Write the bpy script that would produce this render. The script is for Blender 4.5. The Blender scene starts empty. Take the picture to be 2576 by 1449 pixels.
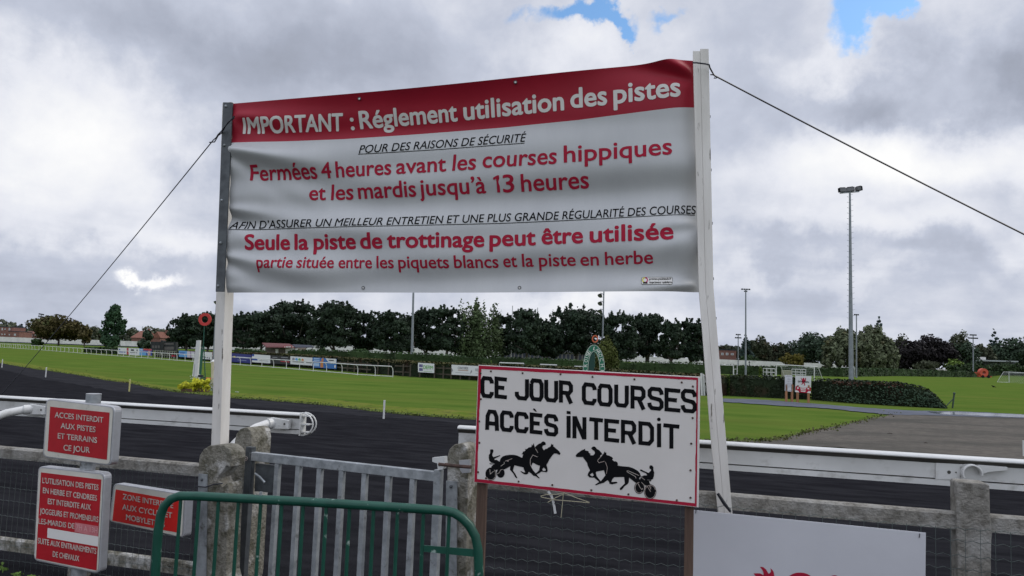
import bpy, bmesh, math, random
import numpy as np
from mathutils import Vector as V, Matrix
from mathutils.geometry import tessellate_polygon
SC = bpy.context.scene
COL = SC.collection
R = math.radians

# ---------------------------------------------------------------- camera
EYE = 1.65
PITCH, ROLL = math.atan(170.5 / 1874), R(1.95)
FOC, CX, CY = 1874.0, 1288.0, 724.5          # focal length and centre in measuring units of a 2576 wide picture
CAM = V((0, 0, EYE))
FW = V((0, math.cos(PITCH), math.sin(PITCH)))
_r0, _u0 = V((1, 0, 0)), V((0, -math.sin(PITCH), math.cos(PITCH)))
RT = _r0 * math.cos(ROLL) + _u0 * math.sin(ROLL)
UP = -_r0 * math.sin(ROLL) + _u0 * math.cos(ROLL)
cd = bpy.data.cameras.new("camera")
cam = bpy.data.objects.new("camera", cd)
COL.objects.link(cam)
m = Matrix((RT, UP, -FW)).transposed().to_4x4()
m.translation = CAM
cam.matrix_world = m
cd.sensor_width = 36
cd.lens = 36 * FOC / 2576
cd.clip_end = 6000
cd.clip_start = 0.05
SC.camera = cam
SC.view_settings.view_transform = 'Standard'
SC.view_settings.look = 'None'
SC.view_settings.exposure = 0.0
SC.view_settings.gamma = 1

def ray(x, y): return FW + RT * ((x - CX) / FOC) - UP * ((y - CY) / FOC)
def at(x, y, d): return CAM + ray(x, y) * d
def onz(x, y, z=0.0):
    r = ray(x, y)
    return CAM + r * ((z - EYE) / r.z)
def hor(x): return 895 + 0.034 * (x - 1288)
def gnd(x, d):                                # ground point straight ahead of column x at range d
    r = ray(x, hor(x)); r = V((r.x, r.y, 0)) / r.y
    return V((r.x * d, d, 0))
def hz(x, y, p):                              # height at which column x, row y passes over ground point p
    r = ray(x, y)
    return EYE + r.z / r.y * p.y

class Pl:
    """an upright plane through two points of the scene; calling it gives the point seen at x, y"""
    def __init__(s, A, B, disp=None):
        s.A, s.B, s.disp = A, B, disp
        s.n = (B - A).cross(V((0, 0, 1))).normalized()
        if s.n.dot(CAM - A) < 0: s.n = -s.n
        s.t = V((0, 0, 1)).cross(s.n).normalized()
    def __call__(s, x, y, lift=0.0):
        r = ray(x, y)
        p = CAM + r * (((s.A - CAM).dot(s.n)) / r.dot(s.n))
        if s.disp: lift += s.disp(x, y)
        return p + s.n * lift

# ---------------------------------------------------------------- sky, sun
SUN_EL, SUN_AZ = 42, 72                       # degrees; azimuth from +Y towards +X
W = bpy.data.worlds.new("World"); SC.world = W; W.use_nodes = True
N = W.node_tree.nodes; L = W.node_tree.links
bg = N["Background"]; bg.inputs[1].default_value = 0.1
def wn(t, **k):
    n = N.new(t)
    for a, b in k.items(): setattr(n, a, b)
    return n
def wm(op, a, b=None, c=None, clamp=False):
    n = wn("ShaderNodeMath", operation=op, use_clamp=clamp)
    for i, q in enumerate((a, b, c)):
        if q is None: continue
        if hasattr(q, "is_linked") or hasattr(q, "links"): L.new(q, n.inputs[i])
        else: n.inputs[i].default_value = q
    return n.outputs[0]
def wv(op, a, b=None):
    n = wn("ShaderNodeVectorMath", operation=op)
    for i, q in enumerate((a, b)):
        if q is None: continue
        if hasattr(q, "links"): L.new(q, n.inputs[i])
        else: n.inputs[i].default_value = q
    return n
sky = wn("ShaderNodeTexSky", sky_type='NISHITA', sun_disc=False, sun_elevation=R(SUN_EL), sun_rotation=R(SUN_AZ))
D0 = wn("ShaderNodeTexCoord").outputs["Generated"]
sep = wn("ShaderNodeSeparateXYZ"); L.new(D0, sep.inputs[0])
zc = wm('ADD', wm('MAXIMUM', sep.outputs[2], 0.0), 0.16)
comb = wn("ShaderNodeCombineXYZ")
L.new(wm('DIVIDE', sep.outputs[0], zc), comb.inputs[0]); L.new(wm('DIVIDE', sep.outputs[1], zc), comb.inputs[1])
def wnoise(vec, scale, detail, rough, off=0.0, dist=0.0):
    n = wn("ShaderNodeTexNoise"); n.inputs["Scale"].default_value = scale; n.inputs["Detail"].default_value = detail
    n.inputs["Roughness"].default_value = rough; n.inputs["Distortion"].default_value = dist
    L.new(wv('ADD', vec, (off, off * .7, off * .3)).outputs[0], n.inputs["Vector"])
    return n
n_big = wnoise(comb.outputs[0], 1.1, 9, .56, 3.1, .3)
n_mid = wnoise(D0, 5.5, 8, .55, 7.7, .2)
n_fin = wnoise(D0, 17, 8, .58, 1.3, .3)
n_wrp = wnoise(D0, 6.0, 7, .6, 11.3)
n_wr2 = wnoise(D0, 2.2, 3, .5, 23.0)
wr = wv('SCALE', wv('SUBTRACT', n_wrp.outputs["Color"], (.5, .5, .5)).outputs[0]); wr.inputs[3].default_value = .22
wr2 = wv('SCALE', wv('SUBTRACT', n_wr2.outputs["Color"], (.5, .5, .5)).outputs[0]); wr2.inputs[3].default_value = .20
DW = wv('ADD', wv('ADD', D0, wr.outputs[0]).outputs[0], wr2.outputs[0]).outputs[0]
def blob(x, y, rx, ry):
    c = ray(x, y).normalized()
    d = wv('MULTIPLY', wv('SUBTRACT', DW, tuple(c)).outputs[0], (FOC / rx, .9, FOC / ry))
    q = wv('DOT_PRODUCT', d.outputs[0], d.outputs[0]).outputs[1]
    return wm('EXPONENT', wm('MULTIPLY', q, -1.0))
BRIGHT = [(150, 330, 150, 150, .30), (330, 500, 260, 80, .14), (470, 620, 170, 45, .22), (90, 600, 150, 50, .08),
          (2300, 320, 270, 90, .30), (2050, 470, 300, 90, .18), (2500, 420, 180, 80, .22), (2420, 640, 240, 60, .16), (2000, 620, 300, 60, .14),
          (1450, 770, 320, 60, .20), (800, 760, 150, 40, .08), (1900, 770, 90, 30, .12), (2250, 770, 200, 28, .08),
          (330, 748, 30, 12, .55), (405, 742, 40, 14, .55), (1400, 120, 240, 60, .12), (2080, 90, 90, 60, .18), (2480, 120, 60, 130, .16),
          (350, 90, 420, 80, -.10), (800, 120, 300, 100, -.09), (560, 330, 120, 160, -.15), (2230, 180, 170, 60, -.22), (2540, 220, 100, 120, -.30),
          (2140, 700, 300, 35, -.07), (300, 800, 500, 40, -.07), (200, 690, 260, 40, -.05), (2480, 700, 200, 40, -.03), (1830, 260, 120, 160, -.06)]
BLUE = [(1400, -14, 100, 32, 1.15), (1490, 8, 36, 28, .8), (2220, -4, 78, 48, 1.1), (2315, 0, 40, 28, .8), (1640, -5, 50, 25, .7), (20, 40, 70, 60, .35), (960, 30, 90, 50, .3), (900, 270, 200, 40, .12), (1960, 350, 120, 40, .15)]
acc = wm('ADD', wm('MULTIPLY', wm('SUBTRACT', n_big.outputs[0], .5), .42), wm('MULTIPLY', wm('SUBTRACT', n_mid.outputs[0], .5), .42))
acc = wm('ADD', acc, wm('MULTIPLY', wm('SUBTRACT', n_fin.outputs[0], .5), .20))
acc = wm('ADD', acc, .59)
for x, y, rx, ry, a in BRIGHT:
    acc = wm('ADD', acc, wm('MULTIPLY', blob(x, y, rx, ry), a))
bl = None
for x, y, rx, ry, a in BLUE:
    q = wm('MULTIPLY', blob(x, y, rx, ry), a)
    bl = q if bl is None else wm('ADD', bl, q)
bl = wm('ADD', bl, wm('MULTIPLY', wm('SUBTRACT', n_mid.outputs[0], .5), .5))
mr = wn("ShaderNodeMapRange", interpolation_type='SMOOTHSTEP'); L.new(bl, mr.inputs[0]); mr.inputs[1].default_value = .30; mr.inputs[2].default_value = .95
cr = wn("ShaderNodeValToRGB"); L.new(acc, cr.inputs[0])
e = cr.color_ramp.elements
for i, (p, c) in enumerate([(.18, (.27, .29, .345, 1)), (.40, (.40, .435, .53, 1)), (.56, (.54, .58, .69, 1)), (.74, (.80, .82, .89, 1)), (.96, (1.0, 1.0, 1.0, 1))]):
    q = e[i] if i < 2 else e.new(p)
    q.position = p; q.color = c
# unseen sky overhead and behind the camera is boosted as added fill light; x10 puts the cloud light in the units of the sky texture
zen = wn("ShaderNodeMapRange", interpolation_type='SMOOTHSTEP'); L.new(sep.outputs[2], zen.inputs[0]); zen.inputs[1].default_value = .52; zen.inputs[2].default_value = .95
gn = wm('ADD', wm('MULTIPLY', zen.outputs[0], 12.5), wm('MULTIPLY', wm('MAXIMUM', wm('MULTIPLY', sep.outputs[1], -1.0), 0.0), 6.5))
gain = wv('SCALE', cr.outputs[0]); L.new(wm('ADD', gn, 10.0), gain.inputs[3])
mix = wn("ShaderNodeMix", data_type='RGBA'); L.new(mr.outputs[0], mix.inputs[0])
L.new(gain.outputs[0], mix.inputs[6]); L.new(wv('MULTIPLY', sky.outputs[0], (1.15, 1.55, 1.8)).outputs[0], mix.inputs[7])
L.new(mix.outputs[2], bg.inputs[0])
W.cycles.sampling_method = 'MANUAL'; W.cycles.sample_map_resolution = 512
sl = bpy.data.lights.new("sun", 'SUN'); sl.energy = 1.4; sl.angle = R(20); sl.color = (1, .95, .87)
so = bpy.data.objects.new("sun", sl); COL.objects.link(so)
sd = V((math.sin(R(SUN_AZ)) * math.cos(R(SUN_EL)), math.cos(R(SUN_AZ)) * math.cos(R(SUN_EL)), math.sin(R(SUN_EL))))
so.rotation_euler = (-sd).to_track_quat('-Z', 'Y').to_euler()
so.location = sd * 50

# ---------------------------------------------------------------- materials
def mat(name, c1, c2=None, scale=4.0, rough=.7, bump=0.0, bscale=None, metal=0.0, spec=.4, lo=.35, hi=.65, c3=None, s3=.5, lo3=.5, hi3=.7, stretch=(1, 1, 1), rotz=0.0, detail=7, world=False, coat=0.0, rvar=0.0, trans=0.0):
    mt = bpy.data.materials.new(name); mt.use_nodes = True
    n, l = mt.node_tree.nodes, mt.node_tree.links
    b = n["Principled BSDF"]
    b.inputs["Roughness"].default_value = rough; b.inputs["Metallic"].default_value = metal
    b.inputs["Specular IOR Level"].default_value = spec; b.inputs["Coat Weight"].default_value = coat
    c4 = lambda c: (c[0], c[1], c[2], 1)
    b.inputs["Base Color"].default_value = c4(c1)
    if c2 is None and not bump: return mt
    if world: tc = n.new("ShaderNodeNewGeometry").outputs["Position"]
    else: tc = n.new("ShaderNodeTexCoord").outputs["Object"]
    mp = n.new("ShaderNodeMapping"); mp.inputs["Scale"].default_value = stretch; l.new(tc, mp.inputs[0])
    if rotz:
        m0 = n.new("ShaderNodeMapping"); m0.inputs["Rotation"].default_value = (0, 0, rotz); l.new(tc, m0.inputs[0]); l.new(m0.outputs[0], mp.inputs[0])
    def noise(sc, det=detail, ro=.6):
        q = n.new("ShaderNodeTexNoise"); q.inputs["Scale"].default_value = sc; q.inputs["Detail"].default_value = det; q.inputs["Roughness"].default_value = ro
        l.new(mp.outputs[0], q.inputs["Vector"]); return q.outputs[0]
    def rng(s, a, z):
        q = n.new("ShaderNodeMapRange"); q.inputs[1].default_value = a; q.inputs[2].default_value = z; l.new(s, q.inputs[0]); return q.outputs[0]
    col = None
    if c2 is not None:
        f = rng(noise(scale), lo, hi)
        mx = n.new("ShaderNodeMix"); mx.data_type = 'RGBA'; l.new(f, mx.inputs[0]); mx.inputs[6].default_value = c4(c1); mx.inputs[7].default_value = c4(c2); col = mx.outputs[2]
        if rvar:
            q = n.new("ShaderNodeMath"); q.operation = 'MULTIPLY_ADD'; l.new(f, q.inputs[0]); q.inputs[1].default_value = rvar; q.inputs[2].default_value = rough; l.new(q.outputs[0], b.inputs["Roughness"])
    if c3 is not None:
        mx = n.new("ShaderNodeMix"); mx.data_type = 'RGBA'; l.new(rng(noise(s3), lo3, hi3), mx.inputs[0])
        if col: l.new(col, mx.inputs[6])
        else: mx.inputs[6].default_value = c4(c1)
        mx.inputs[7].default_value = c4(c3); col = mx.outputs[2]
    if col: l.new(col, b.inputs["Base Color"])
    if bump:
        q = n.new("ShaderNodeBump"); q.inputs["Strength"].default_value = min(1, bump); q.inputs["Distance"].default_value = .02
        l.new(noise(bscale or scale * 4), q.inputs["Height"]); l.new(q.outputs[0], b.inputs["Normal"])
    return mt
def leafmat(name, c, var=1.9, scale=.5, c3=None):
    a = tuple(x * .62 for x in c); b = tuple(x * var * .75 for x in c)
    return mat(name, a, b, scale=scale, rough=.75, spec=.15, lo=.38, hi=.62, world=True, detail=4, c3=c3, s3=.33, lo3=.56, hi3=.66)

# ---------------------------------------------------------------- mesh helpers
class MB:
    def __init__(s): s.v, s.f = [], []
    def face(s, pts):
        i = len(s.v); s.v += [V(p) for p in pts]; s.f.append(tuple(range(i, i + len(pts)))); return s
    def box(s, c, hx, hy, hz, X=V((1, 0, 0)), Y=V((0, 1, 0)), Z=V((0, 0, 1))):
        i = len(s.v)
        for a in (-1, 1):
            for b in (-1, 1):
                for d in (-1, 1): s.v.append(V(c) + X * hx * a + Y * hy * b + Z * hz * d)
        s.f += [tuple(i + k for k in q) for q in ((0, 1, 3, 2), (4, 6, 7, 5), (0, 4, 5, 1), (2, 3, 7, 6), (0, 2, 6, 4), (1, 5, 7, 3))]
        return s
    def beam(s, p, q, w, h, up=V((0, 0, 1))):
        p, q = V(p), V(q); X = (q - p); Ln = X.length; X = X / Ln
        Y = up.cross(X)
        if Y.length < 1e-4: Y = V((0, 1, 0)).cross(X)
        Y.normalize(); Z = X.cross(Y)
        return s.box((p + q) / 2, Ln / 2, w / 2, h / 2, X, Y, Z)
    def tube(s, path, r, n=8, cap=True, hollow=False):
        path = [V(p) for p in path]; k = len(path); i0 = len(s.v)
        rs = r if isinstance(r, (list, tuple)) else [r] * k
        ref = None
        for j, p in enumerate(path):
            t = (path[min(j + 1, k - 1)] - path[max(j - 1, 0)]).normalized()
            if ref is None:
                ref = t.orthogonal().normalized()
            ref = (ref - t * ref.dot(t)).normalized(); b = t.cross(ref)
            for a in range(n):
                w = 2 * math.pi * a / n
                s.v.append(p + (ref * math.cos(w) + b * math.sin(w)) * rs[j])
        for j in range(k - 1):
            for a in range(n):
                b2 = (a + 1) % n
                s.f.append((i0 + j * n + a, i0 + j * n + b2, i0 + (j + 1) * n + b2, i0 + (j + 1) * n + a))
        if cap:
            s.f.append(tuple(i0 + a for a in reversed(range(n)))); s.f.append(tuple(i0 + (k - 1) * n + a for a in range(n)))
        return s
    def poly(s, pts, holes=()):
        loops = [[V(p) for p in pts]] + [[V(p) for p in h] for h in holes]
        tr = tessellate_polygon(loops); i = len(s.v)
        for lp in loops: s.v += lp
        s.f += [tuple(i + k for k in t) for t in tr]; return s
    def prism(s, pts, off, holes=()):
        off = V(off); s.poly(pts, holes); s.poly([V(p) + off for p in pts], [[V(p) + off for p in h] for h in holes])
        for lp in [pts] + list(holes):
            for a in range(len(lp)):
                p, q = V(lp[a]), V(lp[(a + 1) % len(lp)])
                s.face([p, q, q + off, p + off])
        return s
    def extrude(s, prof, p, q, U, cap=True, prof2=None):
        p, q = V(p), V(q); Z = V((0, 0, 1)); i = len(s.v); n = len(prof)
        s.v += [p + U * a + Z * b for a, b in prof] + [q + U * a + Z * b for a, b in (prof2 or prof)]
        for a in range(n):
            b = (a + 1) % n; s.f.append((i + a, i + b, i + n + b, i + n + a))
        if cap:
            s.poly([p + U * a + Z * b for a, b in prof]); s.poly([q + U * a + Z * b for a, b in (prof2 or prof)])
        return s
    def sphere(s, c, r, n=8, sc=(1, 1, 1)):
        c = V(c); i = len(s.v); m_ = max(4, n // 2)
        for a in range(m_ + 1):
            th = math.pi * a / m_
            for b in range(n):
                ph = 2 * math.pi * b / n
                s.v.append(c + V((math.sin(th) * math.cos(ph) * sc[0], math.sin(th) * math.sin(ph) * sc[1], math.cos(th) * sc[2])) * r)
        for a in range(m_):
            for b in range(n):
                b2 = (b + 1) % n; s.f.append((i + a * n + b, i + a * n + b2, i + (a + 1) * n + b2, i + (a + 1) * n + b))
        return s
    def disc(s, c, X, Y, rx, ry=None, n=14):
        ry = ry or rx
        return s.face([V(c) + X * rx * math.cos(2 * math.pi * k / n) + Y * ry * math.sin(2 * math.pi * k / n) for k in range(n)])

def mk(name, mb, mt, org, parent=None, smooth=False, bevel=0.0):
    me = bpy.data.meshes.new(name)
    me.from_pydata([tuple(p - org) for p in mb.v], [], mb.f); me.update()
    if bevel or smooth:
        bm = bmesh.new(); bm.from_mesh(me); bmesh.ops.remove_doubles(bm, verts=bm.verts, dist=1e-5)
        bmesh.ops.recalc_face_normals(bm, faces=bm.faces)
        if bevel:
            es = [x for x in bm.edges if len(x.link_faces) == 2 and x.calc_face_angle(0) > .5]
            bmesh.ops.bevel(bm, geom=es, offset=bevel, segments=2, affect='EDGES', profile=.5)
        bm.to_mesh(me); bm.free()
    o = bpy.data.objects.new(name, me); COL.objects.link(o)
    me.materials.append(mt)
    if smooth:
        me.polygons.foreach_set("use_smooth", [True] * len(me.polygons))
        try: me.set_sharp_from_angle(angle=R(40))
        except Exception: pass
    if parent: o.parent = parent
    else: o.location = org
    return o
class T:
    def __init__(s, name, label, cat, loc, group=None):
        s.o = bpy.data.objects.new(name, None); COL.objects.link(s.o); s.o.location = loc; s.o.empty_display_size = .1
        s.loc = V(loc); tag(s.o, label, cat, group)
    def add(s, name, mb, mt, parent=None, label=None, **k):
        o = mk(name, mb, mt, s.loc, parent or s.o, **k)
        if label: o["label"] = label
        return o
def tag(o, label, cat, group=None, kind=None):
    o["label"] = label; o["category"] = cat
    if group: o["group"] = group
    if kind: o["kind"] = kind
    return o
def one(name, mb, mt, loc, label, cat, group=None, kind=None, **k):
    return tag(mk(name, mb, mt, V(loc), None, **k), label, cat, group, kind)
def struct(name, mb, mt):
    o = mk(name, mb, mt, V((0, 0, 0))); o["kind"] = 'structure'; return o
def npmesh(name, vv, ff, mt, org, parent=None):
    me = bpy.data.meshes.new(name); vv = np.asarray(vv, dtype=np.float32) - np.array(org, dtype=np.float32); ff = np.asarray(ff, dtype=np.int32)
    me.vertices.add(len(vv)); me.vertices.foreach_set("co", vv.ravel())
    k = ff.shape[1]; me.loops.add(ff.size); me.loops.foreach_set("vertex_index", ff.ravel())
    me.polygons.add(len(ff)); me.polygons.foreach_set("loop_start", np.arange(0, ff.size, k, dtype=np.int32))
    me.update(calc_edges=True); me.validate()
    o = bpy.data.objects.new(name, me); COL.objects.link(o); me.materials.append(mt)
    if parent: o.parent = parent
    else: o.location = org
    return o

# ---------------------------------------------------------------- lettering
_tc = {}
def glyphs(s):
    if s not in _tc:
        cu = bpy.data.curves.new("t", 'FONT'); cu.body = s; cu.resolution_u = 4; cu.fill_mode = 'FRONT'
        o = bpy.data.objects.new("t", cu); COL.objects.link(o)
        me = bpy.data.meshes.new_from_object(o.evaluated_get(bpy.context.evaluated_depsgraph_get()))
        vs = [(v.co.x, v.co.y) for v in me.vertices]; fs = [tuple(p.vertices) for p in me.polygons]
        bpy.data.objects.remove(o); bpy.data.curves.remove(cu); bpy.data.meshes.remove(me)
        _tc[s] = (vs, fs)
    return _tc[s]
CAPH = max(v[1] for v in glyphs("H")[0])
def lettering(mb, s, x0, y0, x1, y1, c0, c1=None, surf=None, lift=.002, bold=0.0, shear=0.0, up=lambda x: (0, -1), sub=0, sag=0.0):
    """text with its baseline from x0,y0 to x1,y1 and capitals c0..c1 tall, laid on surf"""
    c1 = c1 or c0
    vs, fs = glyphs(s)
    if sub:
        bm = bmesh.new(); bvs = [bm.verts.new((v[0], v[1], 0)) for v in vs]
        for f in fs:
            try: bm.faces.new([bvs[i] for i in f])
            except ValueError: pass
        for ax in (0, 1):
            lo_, hi_ = min(v[ax] for v in vs), max(v[ax] for v in vs); k = lo_ + sub
            no = (1, 0, 0) if ax == 0 else (0, 1, 0)
            while k < hi_:
                g = bm.verts[:] + bm.edges[:] + bm.faces[:]
                bmesh.ops.bisect_plane(bm, geom=g, plane_co=(k, k, 0), plane_no=no); k += sub
        bm.verts.index_update(); vs = [(v.co.x, v.co.y) for v in bm.verts]; fs = [tuple(v.index for v in f.verts) for f in bm.faces]; bm.free()
    xa, xb = min(v[0] for v in vs), max(v[0] for v in vs)
    offs = [(0, 0)] + ([(bold * math.cos(a * math.pi / 3), bold * math.sin(a * math.pi / 3)) for a in range(6)] if bold else [])
    for k, (ox, oy) in enumerate(offs):
        i = len(mb.v)
        for vx, vy in vs:
            t = (vx - xa) / (xb - xa); cy_ = vy / CAPH; cap = c0 + (c1 - c0) * t
            px = x0 + (x1 - x0) * t + ox * cap + shear * cy_ * cap; py = y0 + (y1 - y0) * t + sag * 4 * t * (1 - t)
            ux, uy = up(px); h = (cy_ + oy) * cap
            mb.v.append(surf(px + ux * h, py + uy * h, lift + k * .00012))
        mb.f += [tuple(i + q for q in f) for f in fs]
    return mb
def stroke(mb, pts, w, fn, closed=False):
    """a ribbon of width w along pts (flat 2-D), mitred; fn maps 2-D to the scene"""
    n = len(pts); L_, R_ = [], []
    for i in range(n):
        p = V(pts[i]); a = V(pts[i - 1]) if (i or closed) else None; b = V(pts[(i + 1) % n]) if (i < n - 1 or closed) else None
        d1 = (p - a).normalized() if a is not None else (b - p).normalized(); d2 = (b - p).normalized() if b is not None else d1
        n1, n2 = V((-d1.y, d1.x)), V((-d2.y, d2.x)); mm = (n1 + n2).normalized(); k = w / 2 / max(.4, mm.dot(n1))
        L_.append(p + mm * k); R_.append(p - mm * k)
    for i in range(n if closed else n - 1):
        j = (i + 1) % n
        mb.face([fn(*q) for q in (L_[i], L_[j], R_[j], R_[i])])
    return mb
# ================================================================ materials in use
M = {}
M['pvc_white'] = mat("banner_white", (.50, .505, .50), (.45, .455, .455), scale=3, rough=.42, spec=.45, stretch=(1, 1, .25), bump=.05, bscale=40)
M['pvc_red'] = mat("banner_red", (.34, .010, .028), (.30, .008, .024), scale=3, rough=.5, spec=.3)
M['ink_red'] = mat("printed_red", (.36, .010, .035), rough=.7, spec=.2)
M['ink_white'] = mat("printed_white", (.66, .64, .60), rough=.45)
M['ink_black'] = mat("printed_black", (.008, .008, .009), rough=.9, spec=.05)
M['ink_grey'] = mat("printed_grey", (.32, .32, .33), rough=.6)
M['galv'] = mat("galvanised_steel", (.38, .40, .41), (.22, .235, .24), scale=14, rough=.45, metal=.35, bump=.1, rvar=.2, c3=(.10, .095, .085), s3=16, lo3=.60, hi3=.72)
M['galv_dark'] = mat("dark_steel", (.10, .11, .115), (.06, .065, .07), scale=12, rough=.5, metal=.3, bump=.1)
M['paint_white'] = mat("painted_timber", (.74, .71, .66), (.62, .59, .54), scale=2.2, rough=.6, bump=.15, bscale=25, stretch=(4, 4, .6), c3=(.16, .145, .12), s3=11, lo3=.64, hi3=.70)
M['rail_white'] = mat("white_plastic", (.62, .62, .60), (.52, .52, .50), scale=2.5, rough=.38, spec=.5, c3=(.26, .25, .22), s3=7, lo3=.57, hi3=.8, stretch=(.8, .8, 1.2))
M['rail_grime'] = mat("grime", (.075, .07, .06), (.03, .028, .025), scale=6, rough=.8, stretch=(.4, .4, 3))  # mildew dirt, with the shade under the rail lip painted in
M['concrete'] = mat("weathered_concrete", (.265, .25, .22), (.15, .14, .12), scale=22, rough=.95, bump=.8, bscale=70, spec=.1, c3=(.36, .35, .325), s3=6, lo3=.46, hi3=.66, lo=.42, hi=.62)
M['concrete_moss'] = mat("mossy_concrete", (.25, .235, .195), (.115, .108, .08), scale=17, rough=.97, bump=1, bscale=55, spec=.1, c3=(.46, .45, .42), s3=4, lo3=.52, hi3=.60, lo=.42, hi=.62)
M['green_paint'] = mat("green_paint", (.012, .075, .05), (.008, .055, .036), scale=8, rough=.38, spec=.32, c3=(.26, .34, .30), s3=12, lo3=.62, hi3=.66)
M['wire'] = mat("fence_wire", (.085, .105, .098), rough=.5, metal=.2)
M['rust'] = mat("rust", (.10, .055, .04), (.04, .025, .02), scale=30, rough=.8)
M['wood_brown'] = mat("brown_timber", (.125, .078, .054), (.07, .042, .03), scale=6, rough=.8, bump=.3, stretch=(6, 6, .5))
M['board_white'] = mat("sign_white", (.68, .64, .60), (.61, .575, .535), scale=1.7, rough=.5, c3=(.36, .335, .30), s3=5, lo3=.68, hi3=.85)
M['board_grey'] = mat("panel_white", (.56, .56, .58), (.50, .50, .52), scale=1.3, rough=.4)
M['sign_red'] = mat("enamel_red", (.42, .008, .016), (.33, .006, .012), scale=6, rough=.45)
M['sign_red2'] = mat("enamel_bright_red", (.62, .016, .010), (.52, .012, .009), scale=6, rough=.45)
M['sign_cream'] = mat("enamel_cream", (.60, .575, .50), (.50, .475, .41), scale=7, rough=.5, c3=(.2, .19, .16), s3=12, lo3=.68, hi3=.78)
M['alu'] = mat("aluminium", (.50, .50, .51), (.38, .38, .385), scale=9, rough=.35, metal=.5, rvar=.2)
M['letter_grey'] = mat("worn_lettering", (.55, .50, .44), (.42, .33, .29), scale=25, rough=.6)
M['pink'] = mat("faded_pink", (.55, .20, .21), (.45, .13, .14), scale=9, rough=.6)
M['black_wire'] = mat("black_cable", (.012, .013, .02), rough=.5)
M['twine'] = mat("twine", (.42, .38, .26), rough=.9)

# ================================================================ foreground lines
FLA, FLB = onz(0, 1124.5, .87), onz(497, 1168, .87)
FRA, FRB = onz(1759, 1237, .87), onz(2576, 1303, .87)
PFL, PFR = Pl(FLA, FLB), Pl(FRA, FRB)
DL, DR = 5.45, 4.72
ytop = lambda x: 262 + (147 - 262) * (x - 591) / 1150 + 13.5 * 4 * ((x - 591) / 1150) * (1 - (x - 591) / 1150)
_bp = [(585, 359.5), (857, 347), (1132, 327), (1258, 318), (1450, 300), (1741, 263)]
def interp(pts, x):
    for (xa, ya), (xb, yb) in zip(pts, pts[1:]):
        if x <= xb or (xb, yb) == pts[-1]: return ya + (yb - ya) * (x - xa) / (xb - xa)
def sst(a, b, x):
    t = max(0, min(1, (x - a) / (b - a))); return t * t * (3 - 2 * t)
CREASE = [(574, 372, .22, .040, 330, -.00012), (574, 378, .52, .022, 150, 0), (566, 522, .16, .034, 300, -.0001), (566, 528, .42, .016, 120, 0), (560, 640, .22, .028, 240, 0), (560, 644, .5, .012, 100, 0), (590, 292, .10, .018, 150, 0), (555, 722, .05, .014, 180, 0),
          (1742, 180, -.35, -.03, 260, 0), (1755, 715, .08, -.030, 420, 0), (1750, 560, .05, -.012, 300, 0)]
def bdisp(x, y):
    z = 0.0
    for ax, ay, s, a, Lg, q in CREASE:
        dx = (x - ax) if a > 0 else (ax - x)
        if dx <= 0: continue
        sgn = 1 if a > 0 else -1
        d = y - (ay + s * dx + q * dx * dx); w = 10 + dx * .105
        e1 = abs(a) * math.exp(-dx / Lg) * (1 - math.exp(-dx / 25))
        z += 1.6 * e1 * (math.exp(-(d / w) ** 2) - .75 * math.exp(-((d - 1.7 * w) / (1.2 * w)) ** 2))
    u = (x - 575) / 1175; v = y - ytop(x)
    mid = max(0.0, 4 * u * (1 - u)); 
    z += .125 * (math.exp(-max(v, 0) / 52) - .35) * (math.sin(math.pi * max(0, min(1, u))) ** 1.1)     # top hem curls forward
    z += .014 * math.sin((y + 46 * u) / 15.5 + 1.0 + 2 * u) * (.35 + .65 * math.exp(-u * 2.2)) * sst(250, 330, y)
    z += .030 * math.sin((y - 30 * u) / 34 + 2.2 + 1.5 * u) * sst(280, 380, y) * (.5 + .5 * u)
    z -= .07 * sst(1660, 1775, x) ** 2
    z += .012 * math.sin(x / 130 + y / 90)
    return z
PB = Pl(at(572, 500, DL), at(1750, 450, DR), bdisp)
PB0 = Pl(at(572, 500, DL), at(1750, 450, DR))

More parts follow.
